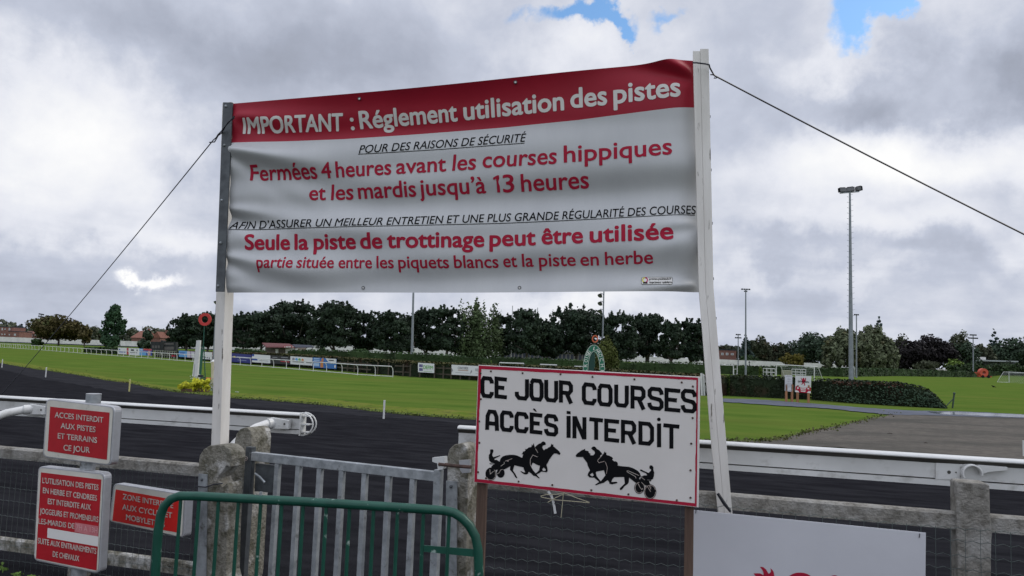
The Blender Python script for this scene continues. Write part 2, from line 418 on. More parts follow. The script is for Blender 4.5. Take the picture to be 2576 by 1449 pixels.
def build_banner():
    t = T("banner", "large white vinyl banner with red top band reading IMPORTANT, stretched between two white posts", "banner", PB0(1160, 735) - V((0, 0, .0)))
    xl = lambda y: 590 - 20 * (y - 262) / 473
    xr = lambda y: 1744 + 14 * (y - 148) / 584
    def grid(ya, yb, nx, ny, name, mt):
        mb = MB()
        for j in range(ny + 1):
            for i in range(nx + 1):
                u = i / nx; x = 588 + (1748 - 588) * u
                y = ya(x) + (yb(x) - ya(x)) * j / ny
                x = xl(y) - 4 + (xr(y) - xl(y) + 12) * u
                mb.v.append(PB(x, y))
        mb.f = [(j * (nx + 1) + i, j * (nx + 1) + i + 1, (j + 1) * (nx + 1) + i + 1, (j + 1) * (nx + 1) + i) for j in range(ny) for i in range(nx)]
        return t.add(name, mb, mt, smooth=True)
    band = lambda x: interp(_bp, x)
    grid(ytop, band, 230, 40, "top_band", M['pvc_red'])
    grid(band, lambda x: 735.5 - 3 * (x - 570) / 1186, 230, 140, "sheet", M['pvc_white'])
    up = lambda x: (.042 - .066 * (x - 575) / 1175, -1)
    def line(words, mt, name, bold=0, shear=0, sub=.10, lift=.0018):
        for w in words:
            mb = MB(); s, x0, y0, x1, y1, c0, c1 = w[:7]
            lettering(mb, s, x0, y0, x1, y1, c0, c1, PB, lift, bold, shear if len(w) < 8 else w[7], up, sub, w[8] if len(w) > 8 else 0)
            t.add(name, mb, mt)
    line([("IMPORTANT", 611, 335.5, 857.5, 325.8, 34.5, 39, .12), (":", 880, 323, 887, 322.6, 38, 38), ("Réglement", 903, 320.5, 1147.6, 300.9, 38.7, 42), ("utilisation", 1166, 299, 1417.7, 276, 42, 45), ("des", 1436.7, 271.5, 1526, 262.8, 45, 46), ("pistes", 1545, 260.5, 1710.7, 239.3, 46, 48)], M['ink_white'], "heading_word", bold=.036)
    line([("POUR DES RAISONS DE SÉCURITÉ", 902, 385, 1319.5, 356, 21, 22)], M['ink_black'], "small_heading", shear=.16, bold=.006)
    line([("Fermées", 625.5, 451.8, 793, 446, 36.6, 37.5), ("4", 806, 446, 830, 445, 35.7, 36), ("heures", 843, 444.5, 981, 437, 37.5, 38.5), ("avant", 995, 435.7, 1120, 429.3, 38, 39), ("les", 1137, 428, 1194.5, 424.8, 39, 39.5, .1), ("courses", 1213, 421, 1398.6, 410.8, 39.5, 41, .08), ("hippiques", 1419, 408, 1690, 388, 41, 43)], M['ink_red'], "red_word", bold=.024)
    line([("et", 771, 500, 810, 499, 37, 37), ("les", 824, 498.7, 879, 497, 37, 38, .1), ("mardis", 894, 495.7, 1041.5, 490.5, 38, 38.5), ("jusqu’à", 1052, 489, 1218.4, 482, 38.5, 39.5), ("3", 1263, 480, 1290, 478, 40, 40), ("heures", 1309, 477.6, 1479, 468.5, 40, 41)], M['ink_red'], "red_word", bold=.024)
    line([("AFIN D’ASSURER UN MEILLEUR ENTRETIEN ET UNE PLUS GRANDE RÉGULARITÉ DES COURSES", 576, 575, 1750, 534.5, 19.6, 22, .1, 4.0)], M['ink_black'], "small_heading", shear=.1, bold=.006)
    line([("Seule", 617, 627.4, 725, 626.8, 37, 37.5), ("la", 739, 626.5, 771, 626.3, 37.5, 37.5), ("piste", 787, 625.5, 891, 624.3, 37.5, 38), ("de", 905, 624, 958.6, 623.3, 38, 38), ("trottinage", 973, 622.4, 1214, 618.6, 38, 39.5), ("peut", 1230, 617.4, 1344.4, 614.5, 39.5, 40), ("être", 1362, 612.6, 1464.6, 610, 40, 40.5), ("utilisée", 1484.5, 609, 1693, 602, 40.5, 42)], M['ink_red'], "red_word", bold=.042)
    line([("partie", 649.5, 674.3, 737.4, 674, 29.5, 29.5), ("située", 748.5, 674, 838.5, 674, 29.5, 29.7), ("entre", 851, 673.9, 932, 673.6, 29.7, 30), ("les", 944.5, 673.3, 986, 673, 30, 30), ("piquets", 998.8, 672.9, 1124, 672, 30, 30.3), ("blancs", 1138, 671.6, 1248.7, 670.6, 30.3, 30.6), ("et", 1262, 669, 1296, 668.4, 30.6, 30.7), ("la", 1310, 668, 1338, 667.6, 30.7, 30.8), ("piste", 1353, 667.3, 1445.5, 666, 30.8, 31), ("en", 1458.7, 666, 1504.7, 665.4, 31, 31), ("herbe", 1521.7, 664.6, 1642.4, 662, 31, 31.5)], M['ink_red'], "red_word", bold=.021)
    mb = MB(); mb.poly([PB(x, y, .003) for x, y in ((1247, 480.7), (1254.5, 480.3), (1254.5, 440), (1249, 440.3), (1238.5, 446.5), (1240, 451.5), (1247, 448.5))]); t.add("red_word", mb, M["ink_red"])
    mb = MB()
    for pts in ([(900, 387.3), (1110, 375), (1319.5, 359.8)], [(575.7, 577.8), (860, 571), (1258, 560), (1500, 549), (1749, 537.5)]):
        n = 60; P = [(pts[0][0] + (pts[-1][0] - pts[0][0]) * k / n,) for k in range(n + 1)]
        P = [(p[0], interp(pts, p[0])) for p in P]
        stroke(mb, P, 1.7, lambda x, y: PB(x, y, .002))
    t.add("underline", mb, M['ink_black'])
    S = lambda x, y, l=.0035: PB(x, y, l)
    mb = MB(); a, b, c, d = 1613.4, 696.5, 1691.6, 715.5
    P = []
    for cx_, cy_, w0 in ((c - 4, b + 4, -90), (c - 4, d - 4, 0), (a + 4, d - 4, 90), (a + 4, b + 4, 180)):
        for k in range(4): w = R(w0 + 30 * k); P.append((cx_ + 4 * math.cos(w), cy_ + 4 * math.sin(w)))
    mb.poly([S(*p) for p in P])
    st = t.add("sticker", mb, M['ink_white'])
    mb = MB(); stroke(mb, P, .8, lambda x, y: S(x, y, .004), True)
    lettering(mb, "promo.youkouk.fr", 1633, 703.5, 1689, 703, 5.4, 5.4, PB, .0042, .03)
    lettering(mb, "imprimeur solidaire", 1634, 712.6, 1690, 712, 4.9, 4.9, PB, .0042, .03)
    mb.poly([S(1617, 710, .0042), S(1629, 710, .0042), S(1629, 713.5, .0042), S(1617, 713.5, .0042)])
    t.add("sticker_print", mb, M['ink_black'], parent=st)
    for c0, c1, mt in ((120, 270, (.55, .5, .03)), (-90, 60, (.4, .01, .1)), (60, 120, (.01, .01, .01))):
        mb = MB(); stroke(mb, [(1622.5 + 6.2 * math.cos(R(c0 + (c1 - c0) * k / 8)), 704 + 6.2 * math.sin(R(c0 + (c1 - c0) * k / 8))) for k in range(9)], 3, lambda x, y: S(x, y, .0042))
        t.add("emblem", mb, mat("emblem_ink", mt, rough=.5), parent=st)
    for x, y in ((908, 722.5), (1302, 721.5), (910, 253), (1301, 214)):
        mb = MB(); c = PB(x, y, .004); pts = [c + PB.t * .0095 * math.cos(k * .5236) + V((0, 0, .0095)) * math.sin(k * .5236) for k in range(13)]
        mb.tube(pts, .0028, 6)
        mb2 = MB(); mb2.disc(c, PB.t, V((0, 0, 1)), .0075)
        e_ = t.add("eyelet", mb, M['galv_dark']); t.add("eyelet_hole", mb2, M['ink_white'], parent=e_)
build_banner()

def build_posts():
    # left post: square timber seen corner on
    A, B = at(553.5, 1118, 5.58), at(581.5, 262, 5.6)
    ax = (B - A).normalized(); A = A - ax * (A.z / ax.z)
    t = T("sign_post", "white timber post at the left end of the banner with a steel strip", "post", A)
    vd = V((A.x, A.y, 0)).normalized(); s_ = vd.cross(V((0, 0, 1)))
    X, Y = (s_ + vd).normalized(), (s_ - vd).normalized()
    mb = MB(); mb.box((A + B) / 2, .044, .044, (B - A).length / 2, X, Y, ax)
    t.add("shaft", mb, M['paint_white'], bevel=.003)
    q = [PB0(x, y, .035) for x, y in ((568, 261), (592, 261.5), (570.5, 735), (549.5, 735))]
    mb = MB(); mb.prism(q, -PB0.n * .012); st = t.add("steel_strip", mb, M['galv_dark'], bevel=.002)
    for x, y in ((575.4, 271.3), (571.9, 368.8), (565.4, 506.6), (562.5, 613), (556.3, 720.6)):
        mb = MB(); mb.sphere(PB0(x, y, .037), .011, 8, (1, 1, 1)); t.add("bolt", mb, M['galv'], parent=st, smooth=True)
    # right post: two planks nailed side by side, leaning outward
    P = Pl(at(1743, 450, DR - .04), at(1800, 450, DR - .05)); P.n = Pl(at(572, 500, DL), at(1750, 450, DR)).n; P.t = V((0, 0, 1)).cross(P.n).normalized()
    base = onz(1820, 1242, .0); g = P(1815, 1242); base = V((g.x, g.y, 0))
    t = T("sign_post", "white leaning post of two planks at the right end of the banner", "post", base)
    xl = lambda y: interp([(122, 1743), (724, 1758), (1087, 1787), (1242, 1801), (1700, 1845)], y)
    xr = lambda y: interp([(122, 1782.5), (724, 1795), (1087, 1825), (1242, 1838), (1700, 1882)], y)
    ys = [126, 300, 500, 724, 900, 1087, 1242, 1500, 1880]
    for k, (f0, f1, top, off) in enumerate(((0, .455, 128, 0), (.465, 1, 122.5, .0))):
        mb = MB(); pts = []
        yy = [top] + ys[1:]
        Lp = [P(xl(y) + (xr(y) - xl(y)) * f0, y, off) for y in yy]; Rp = [P(xl(y) + (xr(y) - xl(y)) * f1, y, off) for y in yy]
        for p in (Lp, Rp):
            if p[-1].z < 0: 
                a, b = p[-2], p[-1]; p[-1] = a + (b - a) * (a.z / (a.z - b.z))
        mb.prism(Lp + Rp[::-1], -P.n * .07)
        t.add("plank", mb, M['paint_white'], bevel=.0015)
    for y in (160, 290, 425, 560, 700, 800):
        mb = MB(); mb.box(P(xr(y) - .5, y, -.03), .004, .008, .008); t.add("bolt", mb, M['galv_dark'])
build_posts()

def build_wires():
    def rope(name, pts, r, label, **k):
        mb = MB(); mb.tube(pts, r, 5); return one(name, mb, M['black_wire'], pts[0], label, "wire", smooth=True)
    P = at(566, 318, 5.44); G = onz(-78, 1082, 0)
    # twisted tie then a slack stay down to the ground
    pts = [at(590, 297, 5.42), at(575, 306, 5.40), at(563, 322, 5.42), at(556, 331, 5.45), at(548, 339, 5.5), at(544, 346, 5.53), at(536, 353, 5.58)]
    s = pts[-1]
    for k in range(1, 25):
        f = k / 24; p = s + (G - s) * f; p.z -= .18 * 4 * f * (1 - f) * .35; pts.append(p)
    rope("guy_wire", pts, .0042, "thin dark stay wire running from the left banner post down to the ground")
    a = [at(590, 292, 5.40), at(568, 316, 5.41), at(558, 334, 5.47), at(549, 341, 5.52), at(540, 357, 5.56), at(527, 358, 5.6)]
    rope("wire_tie", a, .0045, "short twisted wire end on the left banner post")
    b = [at(1742, 158, DR - .06), at(1752, 158, DR - .06), at(1775, 161, DR - .065), at(1784, 163, DR - .06), at(1786, 171, DR - .02), at(1791, 180, DR - .01), at(1797, 190, DR)]
    e_ = at(2576, 556, 4.3); s = b[-1]; dr = (e_ - s); e_ = s + dr * (s.z / -dr.z)
    for k in range(1, 22):
        f = k / 21; p = s + (e_ - s) * f; p.z -= .10 * 4 * f * (1 - f); b.append(p)
    rope("guy_wire", b, .0052, "thick dark stay wire looped round the right banner post, sloping down to the right")
    rope("wire_tie", [at(1787, 188, DR), at(1793, 188, DR), at(1800, 192, DR), at(1796, 197, DR), at(1803, 196, DR)], .004, "small wire knot beside the right banner post")
build_wires()

# ================================================================ green crowd barrier
def build_barrier():
    P = Pl(onz(430, 1247, .95), onz(1150, 1287, .95))
    px = [(390, 1460), (394, 1390), (398, 1335), (404, 1297), (413, 1273), (430, 1255.5), (452, 1247.5), (500, 1248), (644, 1256), (770, 1262.5), (894, 1270), (1010, 1277), (1119, 1284.5), (1142, 1290), (1162, 1302.5), (1181, 1322), (1196, 1350), (1203, 1385), (1205, 1455)]
    pts = [P(*p) for p in px]
    for k in (0, -1):
        q = pts[k].copy(); q.z = .05; pts.insert(0, q) if k == 0 else pts.append(q)
    t = T("crowd_barrier", "green painted steel crowd barrier with rounded corners and chipped paint", "barrier", V((pts[4].x, pts[4].y, 0)))
    mb = MB(); mb.tube(pts, .0205, 14); t.add("frame", mb, M['green_paint'], smooth=True)
    tops = [(px[k][0], px[k][1]) for k in range(6, 13)]
    for x in (455, 501, 550, 600, 656, 709, 763, 821, 879.5, 940, 1000.5, 1065.5, 1130):
        y = interp(tops + [(1142, 1289)], x); a = P(x, y + 6); b = V((a.x, a.y, .2))
        mb = MB(); mb.tube([a, b], .0085, 8, cap=False); t.add("bar", mb, M['green_paint'], smooth=True)
    a, b = pts[0].copy(), pts[-1].copy(); a.z = b.z = .2
    mb = MB(); mb.tube([a, b], .016, 8); t.add("bottom_rail", mb, M['green_paint'], smooth=True)
    mb = MB(); mb.prism([P(1066, 1371, .006), P(1192, 1381, .006), P(1192, 1400, .006), P(1066, 1387, .006)], -P.n * .006); t.add("plate", mb, M['green_paint'])
    for q in (pts[0], pts[-1]):
        mb = MB(); mb.tube([V((q.x, q.y, .03)) - P.n * .25, V((q.x, q.y, .03)) + P.n * .25], .018, 8); t.add("foot", mb, M['green_paint'], smooth=True)
    mb = MB(); mb.box(P(656, 1244, .0), .006, .006, .012); t.add("stub", mb, M['galv'])
build_barrier()

# ================================================================ gate and its concrete posts
PG = Pl(onz(644, 1137, .97), onz(1094, 1185, .97))
def build_gate():
    A, B = PG(632, 1136), PG(1108, 1187); n = PG.n
    t = T("gate", "galvanised steel gate of square bars between the concrete gate posts", "gate", V((A.x, A.y, 0)))
    dz = V((0, 0, -.0275))
    mb = MB(); mb.beam(A + dz, B + dz, .04, .055); t.add("top_rail", mb, M['galv'], bevel=.003)
    X = (B - A); X.z = 0; X.normalize()
    def bar(x, w, d, name, zt=None, mt=None):
        p = PG(x, 1180); z = zt or (A.z + (B.z - A.z) * ((p - A).length / (B - A).length) - .05)
        mb = MB(); mb.box(V((p.x, p.y, (z + .1) / 2)), w / 2, d / 2, (z - .1) / 2, X, n, V((0, 0, 1))); return t.add(name, mb, mt or M['galv'], bevel=.002)
    for x in (699, 752, 806, 861.5, 919.5, 979.5, 1041): bar(x, .032, .032, "bar")
    bar(628, .05, .04, "stile", 1.0, M['galv_dark']); bar(1104, .045, .04, "stile", .98)
    p, q = PG(640, 1420), PG(1100, 1470); p.z = q.z = .12; mb = MB(); mb.beam(p, q, .04, .05); t.add("bottom_rail", mb, M['galv'])
    mb = MB(); mb.prism([PG(642, 1166, .0), PG(690, 1171, .0), PG(686, 1240, .0), PG(640, 1236, .0)], -n * .03); lk = t.add("lock_case", mb, M['galv_dark'], bevel=.003)
    mb = MB(); mb.tube([PG(650, 1190, .03), PG(662, 1197, .035), PG(676, 1212, .035)], .008, 6); t.add("handle", mb, M['galv'], parent=lk, smooth=True)
    mb = MB(); mb.prism([PG(x, y, .03) for x, y in ((1094, 1150), (1124, 1147), (1125, 1163), (1121, 1178), (1108, 1182), (1106, 1164), (1094, 1160))], -n * .035); lt = t.add("latch_bracket", mb, M['rail_white'])
    mb = MB(); mb.tube([PG(1110, 1166, .03), PG(1150, 1171, .02), PG(1189, 1174, .02)], .010, 8); t.add("latch_rod", mb, M['rust'], parent=lt, smooth=True)
    mb = MB(); c = PG(625.5, 1152.5, .024); mb.tube([c + X * .013 * math.cos(k * .5236) + V((0, 0, .013)) * math.sin(k * .5236) for k in range(13)], .0016, 5)
    mb.tube([c + X * .006 * a + V((0, 0, .006)) * b for a, b in ((-1, 1), (-.4, -1), (0, .6), (.4, -1), (1, 1))], .0012, 4)
    t.add("badge", mb, M['letter_grey'])
build_gate()

def conc_post(pts, A, label, thick, holes=(), mt=None, extra=None):
    P = Pl(A, A + PG.t * .5)
    f = [P(*p) for p in pts]
    for p in f:
        if p.z < .02: p.z = -.05
    b = V((f[0].x, f[0].y, 0))
    t = T("concrete_post", label, "post", b)
    mb = MB(); mb.prism(f, -P.n * thick); t.add("body", mb, mt or M['concrete_moss'], bevel=.006)
    return t, P
def build_gateposts():
    t, P = conc_post([(530, 1800), (500, 1440), (499, 1230), (499, 1165), (502, 1146), (512, 1130), (527, 1121), (545, 1118.5), (562, 1120), (576, 1129), (582, 1140), (583, 1155), (578, 1176), (569, 1172), (558, 1188), (546, 1203), (548, 1211), (559, 1225), (571, 1214), (575, 1225), (572, 1290), (568, 1440), (590, 1800)], at(540, 1150, 4.66),
                     "broken concrete post with a rounded top and a chunk missing, left of the gate", .12)
    mb = MB(); mb.prism([P(x, y, .012) for x, y in ((503, 1191), (524, 1193), (521, 1449), (496, 1449))], -P.n * .008); s = t.add("steel_flat", mb, M['galv'])
    mb = MB(); mb.sphere(P(512, 1206, .014), .009, 8); t.add("bolt", mb, M['galv_dark'], parent=s, smooth=True)
    mb = MB(); mb.tube([P(498, 1222, .02), P(524, 1224, .02), P(545, 1217, .02), P(560, 1216, .0)], .004, 5); t.add("wire_tie", mb, M['black_wire'])
    conc_post([(510, 1800), (552, 1449), (575, 1240), (590, 1110), (594, 1092), (603, 1080), (614, 1075.5), (624, 1077), (631, 1086), (633, 1106), (624, 1240), (612, 1449), (580, 1800)], at(605, 1150, 4.98),
              "tall mossy concrete gate post with a rounded top and a white painted side", .19)
    t, P = conc_post([(1122, 1900), (1121, 1440), (1125, 1180), (1125, 1150), (1130, 1130), (1143, 1118), (1160, 1115.5), (1168, 1118), (1175, 1128), (1178, 1150), (1176, 1250), (1172, 1440), (1170, 1900)], at(1150, 1160, 4.62),
                     "mossy concrete gate post with a rounded top, right of the gate behind the latch rod", .14)
    mb = MB(); mb.prism([P(x, y, .03) for x, y in ((1128, 1208), (1155, 1210), (1153, 1480), (1126, 1480))], -P.n * .01); s = t.add("steel_flat", mb, M['galv'])
    mb = MB(); mb.sphere(P(1141, 1222, .034), .011, 8); t.add("bolt", mb, M['galv_dark'], parent=s, smooth=True)
    mb = MB(); mb.prism([P(x, y, .05) for x, y in ((1164, 1156), (1191, 1154), (1191, 1186), (1172, 1188), (1166, 1178))], -P.n * .02); t.add("clamp", mb, M['alu'])
build_gateposts()

# ================================================================ concrete fences with wire mesh
def mesh_wires(mb, A, B, z0, z1, step, r=.0013, wav=.004, off=V((0, 0, 0)), zstep=None):
    d = (B - A); d.z = 0; Ln = d.length; d.normalize(); k = 0; zstep = zstep or step
    n = int(Ln / step)
    for i in range(n + 1):
        p = A + d * (i * step); mb.tube([V((p.x, p.y, z0)) + off, V((p.x + random.uniform(-.003, .003), p.y, (z0 + z1) / 2)) + off, V((p.x, p.y, z1)) + off], r, 3, cap=False)
    z = z1
    while z > z0:
        pts = []
        sg = random.uniform(0, 6)
        for i in range(2 * n + 1):
            p = A + d * (i * step / 2); pts.append(V((p.x, p.y, z + (wav if i % 2 else -wav) + .006 * math.sin(i * .11 + sg))) + off)
        mb.tube(pts, r * 1.25, 3, cap=False); z -= zstep
def prof(h, w):      # chamfered coping seen end on; u towards the viewer
    return [(w / 2, -h), (w / 2, -.012), (w / 2 - .014, 0), (-w / 2 + .014, 0), (-w / 2, -.012), (-w / 2, -h)]
def build_fences():
    random.seed(4)
    n = PFL.n
    d = (FLB - FLA).normalized(); A, B = FLA - d * 1.2, FLB + d * .02
    t = T("concrete_fence", "low concrete rail fence with wire mesh behind the red signs, left of the gate", "fence", V((FLA.x, FLA.y, 0)))
    mb = MB(); mb.extrude(prof(.078, .07), A - n * .035, B - n * .035, n); t.add("top_rail", mb, M['concrete'])
    mb = MB(); mb.extrude(prof(.085, .05), V((A.x, A.y, .235)) - n * .04, V((B.x, B.y, .235)) - n * .04, n); t.add("bottom_rail", mb, M['concrete_moss'])
    mb = MB(); p = PFL(190, 1200); mb.box(V((p.x, p.y, .42)) - n * .1, .05, .05, .42, PFL.t, n, V((0, 0, 1))); t.add("post", mb, M['concrete'])
    mb = MB(); mesh_wires(mb, A, B, .04, .80, .05, .0011, .002, n * .02, .10); t.add("wire_mesh", mb, M['wire'])
    n = PFR.n; d = (FRB - FRA).normalized(); A, B = PFR(1180, 1200), FRB + d * .9
    A = FRA - d * ((FRA - PFR(1180, 1190)).length)
    t = T("concrete_fence", "concrete rail fence with wavy wire mesh, right of the gate below the white sign", "fence", V((FRA.x, FRA.y, 0)))
    mb = MB(); mb.extrude(prof(.092, .075), A - n * .0375, B - n * .0375, n); t.add("top_rail", mb, M['concrete'])
    mb = MB(); mb.extrude(prof(.085, .05), V((A.x, A.y, .2)) - n * .04, V((B.x, B.y, .2)) - n * .04, n); t.add("bottom_rail", mb, M['concrete_moss'])
    f = [PFR(x, y, .03) for x, y in ((2402, 1212), (2408, 1209), (2478, 1214.5), (2485, 1219), (2487, 1290), (2492, 1340), (2490, 1360), (2489, 1449), (2492, 1900), (2408, 1900), (2406, 1449), (2404, 1340))]
    for p in f: p.z = max(p.z, -.02)
    mb = MB(); mb.prism(f, -n * .13); ps = t.add("post", mb, M['concrete'], bevel=.008)
    mb = MB(); mesh_wires(mb, A, B + d * .2, .05, .80, .072, .0016, .006, n * .062); t.add("wire_mesh", mb, M['wire'])
build_fences()
# ================================================================ red enamel signs on the left
def rrect(q, r):                                  # rounded quad from 4 corners (screen order tl, tr, br, bl)
    out = []
    for i in range(4):
        p, a, b = V(q[i]), V(q[i - 1]), V(q[(i + 1) % 4]); da, db = (a - p).normalized(), (b - p).normalized()
        for k in range(6):
            f = k / 5; out.append(tuple(p + da * r * (1 - f) ** 2 + db * r * f ** 2))
    return out
def red_sign(label, P, quad, red, lines, mt_red, depth, rad=14, bold=.02, lmat=None, name="warning_sign"):
    g = P(*quad[3]); t = T(name, label, "sign", V((g.x, g.y, g.z)))
    rim = rrect(quad, rad); inner = rrect([tuple(V(q) + (V(quad[(i + 2) % 4]) - V(q)).normalized() * 5.5) for i, q in enumerate(quad)], rad * .8)
    mb = MB(); mb.prism([P(*p) for p in rim], -P.n * depth); t.add("tray", mb, M['alu'], bevel=.004)
    mb = MB(); mb.poly([P(*p, .002) for p in inner]); t.add("face", mb, M['sign_cream'])
    mb = MB(); mb.poly([P(*p, .0035) for p in red]); t.add("red_panel", mb, mt_red)
    for s, x0, y0, x1, y1, c in lines:
        mb = MB(); lettering(mb, s, x0, y0, x1, y1, c, c, P, .005, bold, 0, lambda x: (.03, -1)); t.add("lettering", mb, lmat or M['letter_grey'])
    return t
def build_signs():
    P = Pl(at(107, 1150, 4.12), at(280, 1172, 3.98))
    c2 = lambda x, y: (x / 4, 1087 + y / 4)
    red_sign("red and cream enamel sign reading ACCES INTERDIT AUX PISTES, upper one on the steel pole", P, [(116, 1002), (290, 1023), (280, 1172), (107, 1150)], [(127.5, 1023), (277, 1037.8), (270, 1156.5), (121, 1134.5)],
             [("ACCES INTERDIT", 140, 1049.6, 261.5, 1063, 13.5), ("AUX PISTES", 155, 1077, 242, 1087, 13.5), ("ET TERRAINS", 147.5, 1102.4, 245.6, 1114, 13.5), ("CE JOUR", 162, 1132.5, 227.5, 1139, 14)], M['sign_red'], .05)
    t = red_sign("tall red enamel sign about joggers with a white strip and a faded pink patch", P, [(96, 1172), (264, 1190), (250, 1444), (84, 1410)], [(104.5, 1188), (256, 1206), (244, 1434.5), (92, 1404.5)],
             [("L'UTILISATION DES PISTES", 109, 1214.5, 249.5, 1232.5, 13.5), ("EN HERBE ET CENDREES", 110, 1239.5, 245.5, 1259.5, 13.5), ("EST INTERDITE AUX", 122.5, 1267, 230, 1282.5, 13.5), ("JOGGEURS ET PROMENEURS", 102.5, 1291, 249, 1313, 13.5), ("LES-MARDIS DE", 99, 1316.5, 189, 1329.5, 13), ("SUITE AUX ENTRAINEMENTS", 97.5, 1366, 244, 1393, 13.5), ("DE CHEVAUX", 135, 1399.5, 201, 1411.5, 13.5)], M['sign_red'], .05)
    mb = MB(); mb.poly([P(*c2(*p), .0042) for p in ((762, 908), (995, 945), (990, 1050), (757, 1000))]); pk = t.add("faded_patch", mb, M['pink'])
    mb = MB(); lettering(mb, "7H A 13H", *c2(775, 978), *c2(988, 1015), 13, 13, P, .005, .01, 0, lambda x: (.03, -1)); t.add("faded_lettering", mb, mat("ghost_letters", (.60, .30, .30), rough=.6), parent=pk)
    mb = MB(); mb.poly([P(*c2(*p), .0048) for p in ((487, 963), (1000, 1050), (995, 1150), (482, 1060))]); t.add("white_strip", mb, M['ink_white'])
    for x, y in ((124, 1013), (284, 1032), (116, 1141), (274, 1164)):
        pass
    c = at(234, 1000, 4.12); 
    pole = T("sign_pole", "round galvanised pole carrying the two red signs on the left", "pole", V((c.x, c.y, 0)))
    top = at(236, 992, 4.12)
    mb = MB(); mb.tube([V((top.x, top.y, 0)), V((top.x, top.y, top.z))], .038, 18); pole.add("tube", mb, M['galv'], smooth=True)
    mb = MB(); mb.tube([V((top.x, top.y, top.z)), V((top.x, top.y, top.z + .004))], .039, 18); pole.add("cap", mb, M['alu'], smooth=True)
    P3 = Pl(at(274, 1312, 4.5), at(462, 1353, 4.2))
    red_sign("bright red sign reading ZONE INTERDITE, behind the left end of the green barrier", P3, [(286, 1215), (469, 1244), (463, 1354), (273, 1312)], [(292.5, 1231), (455, 1259.5), (450, 1340), (284, 1309.5)],
             [("ZONE INTERDITE", 311, 1255.2, 437.5, 1278, 13.5), ("AUX CYCLES ET", 309.5, 1281.5, 434.5, 1303, 13.5), ("MOBYLETTES", 319, 1307, 416, 1326, 13.5)], M['sign_red2'], .05, 12)
    c = P3(370, 1300, -.075); mb = MB(); mb.tube([V((c.x, c.y, 0)), V((c.x, c.y, P3(370, 1240).z))], .022, 12)
    one("sign_pole", mb, M['galv_dark'], V((c.x, c.y, 0)), "short thin steel pole behind the bright red ZONE INTERDITE sign", "pole", smooth=True)
build_signs()

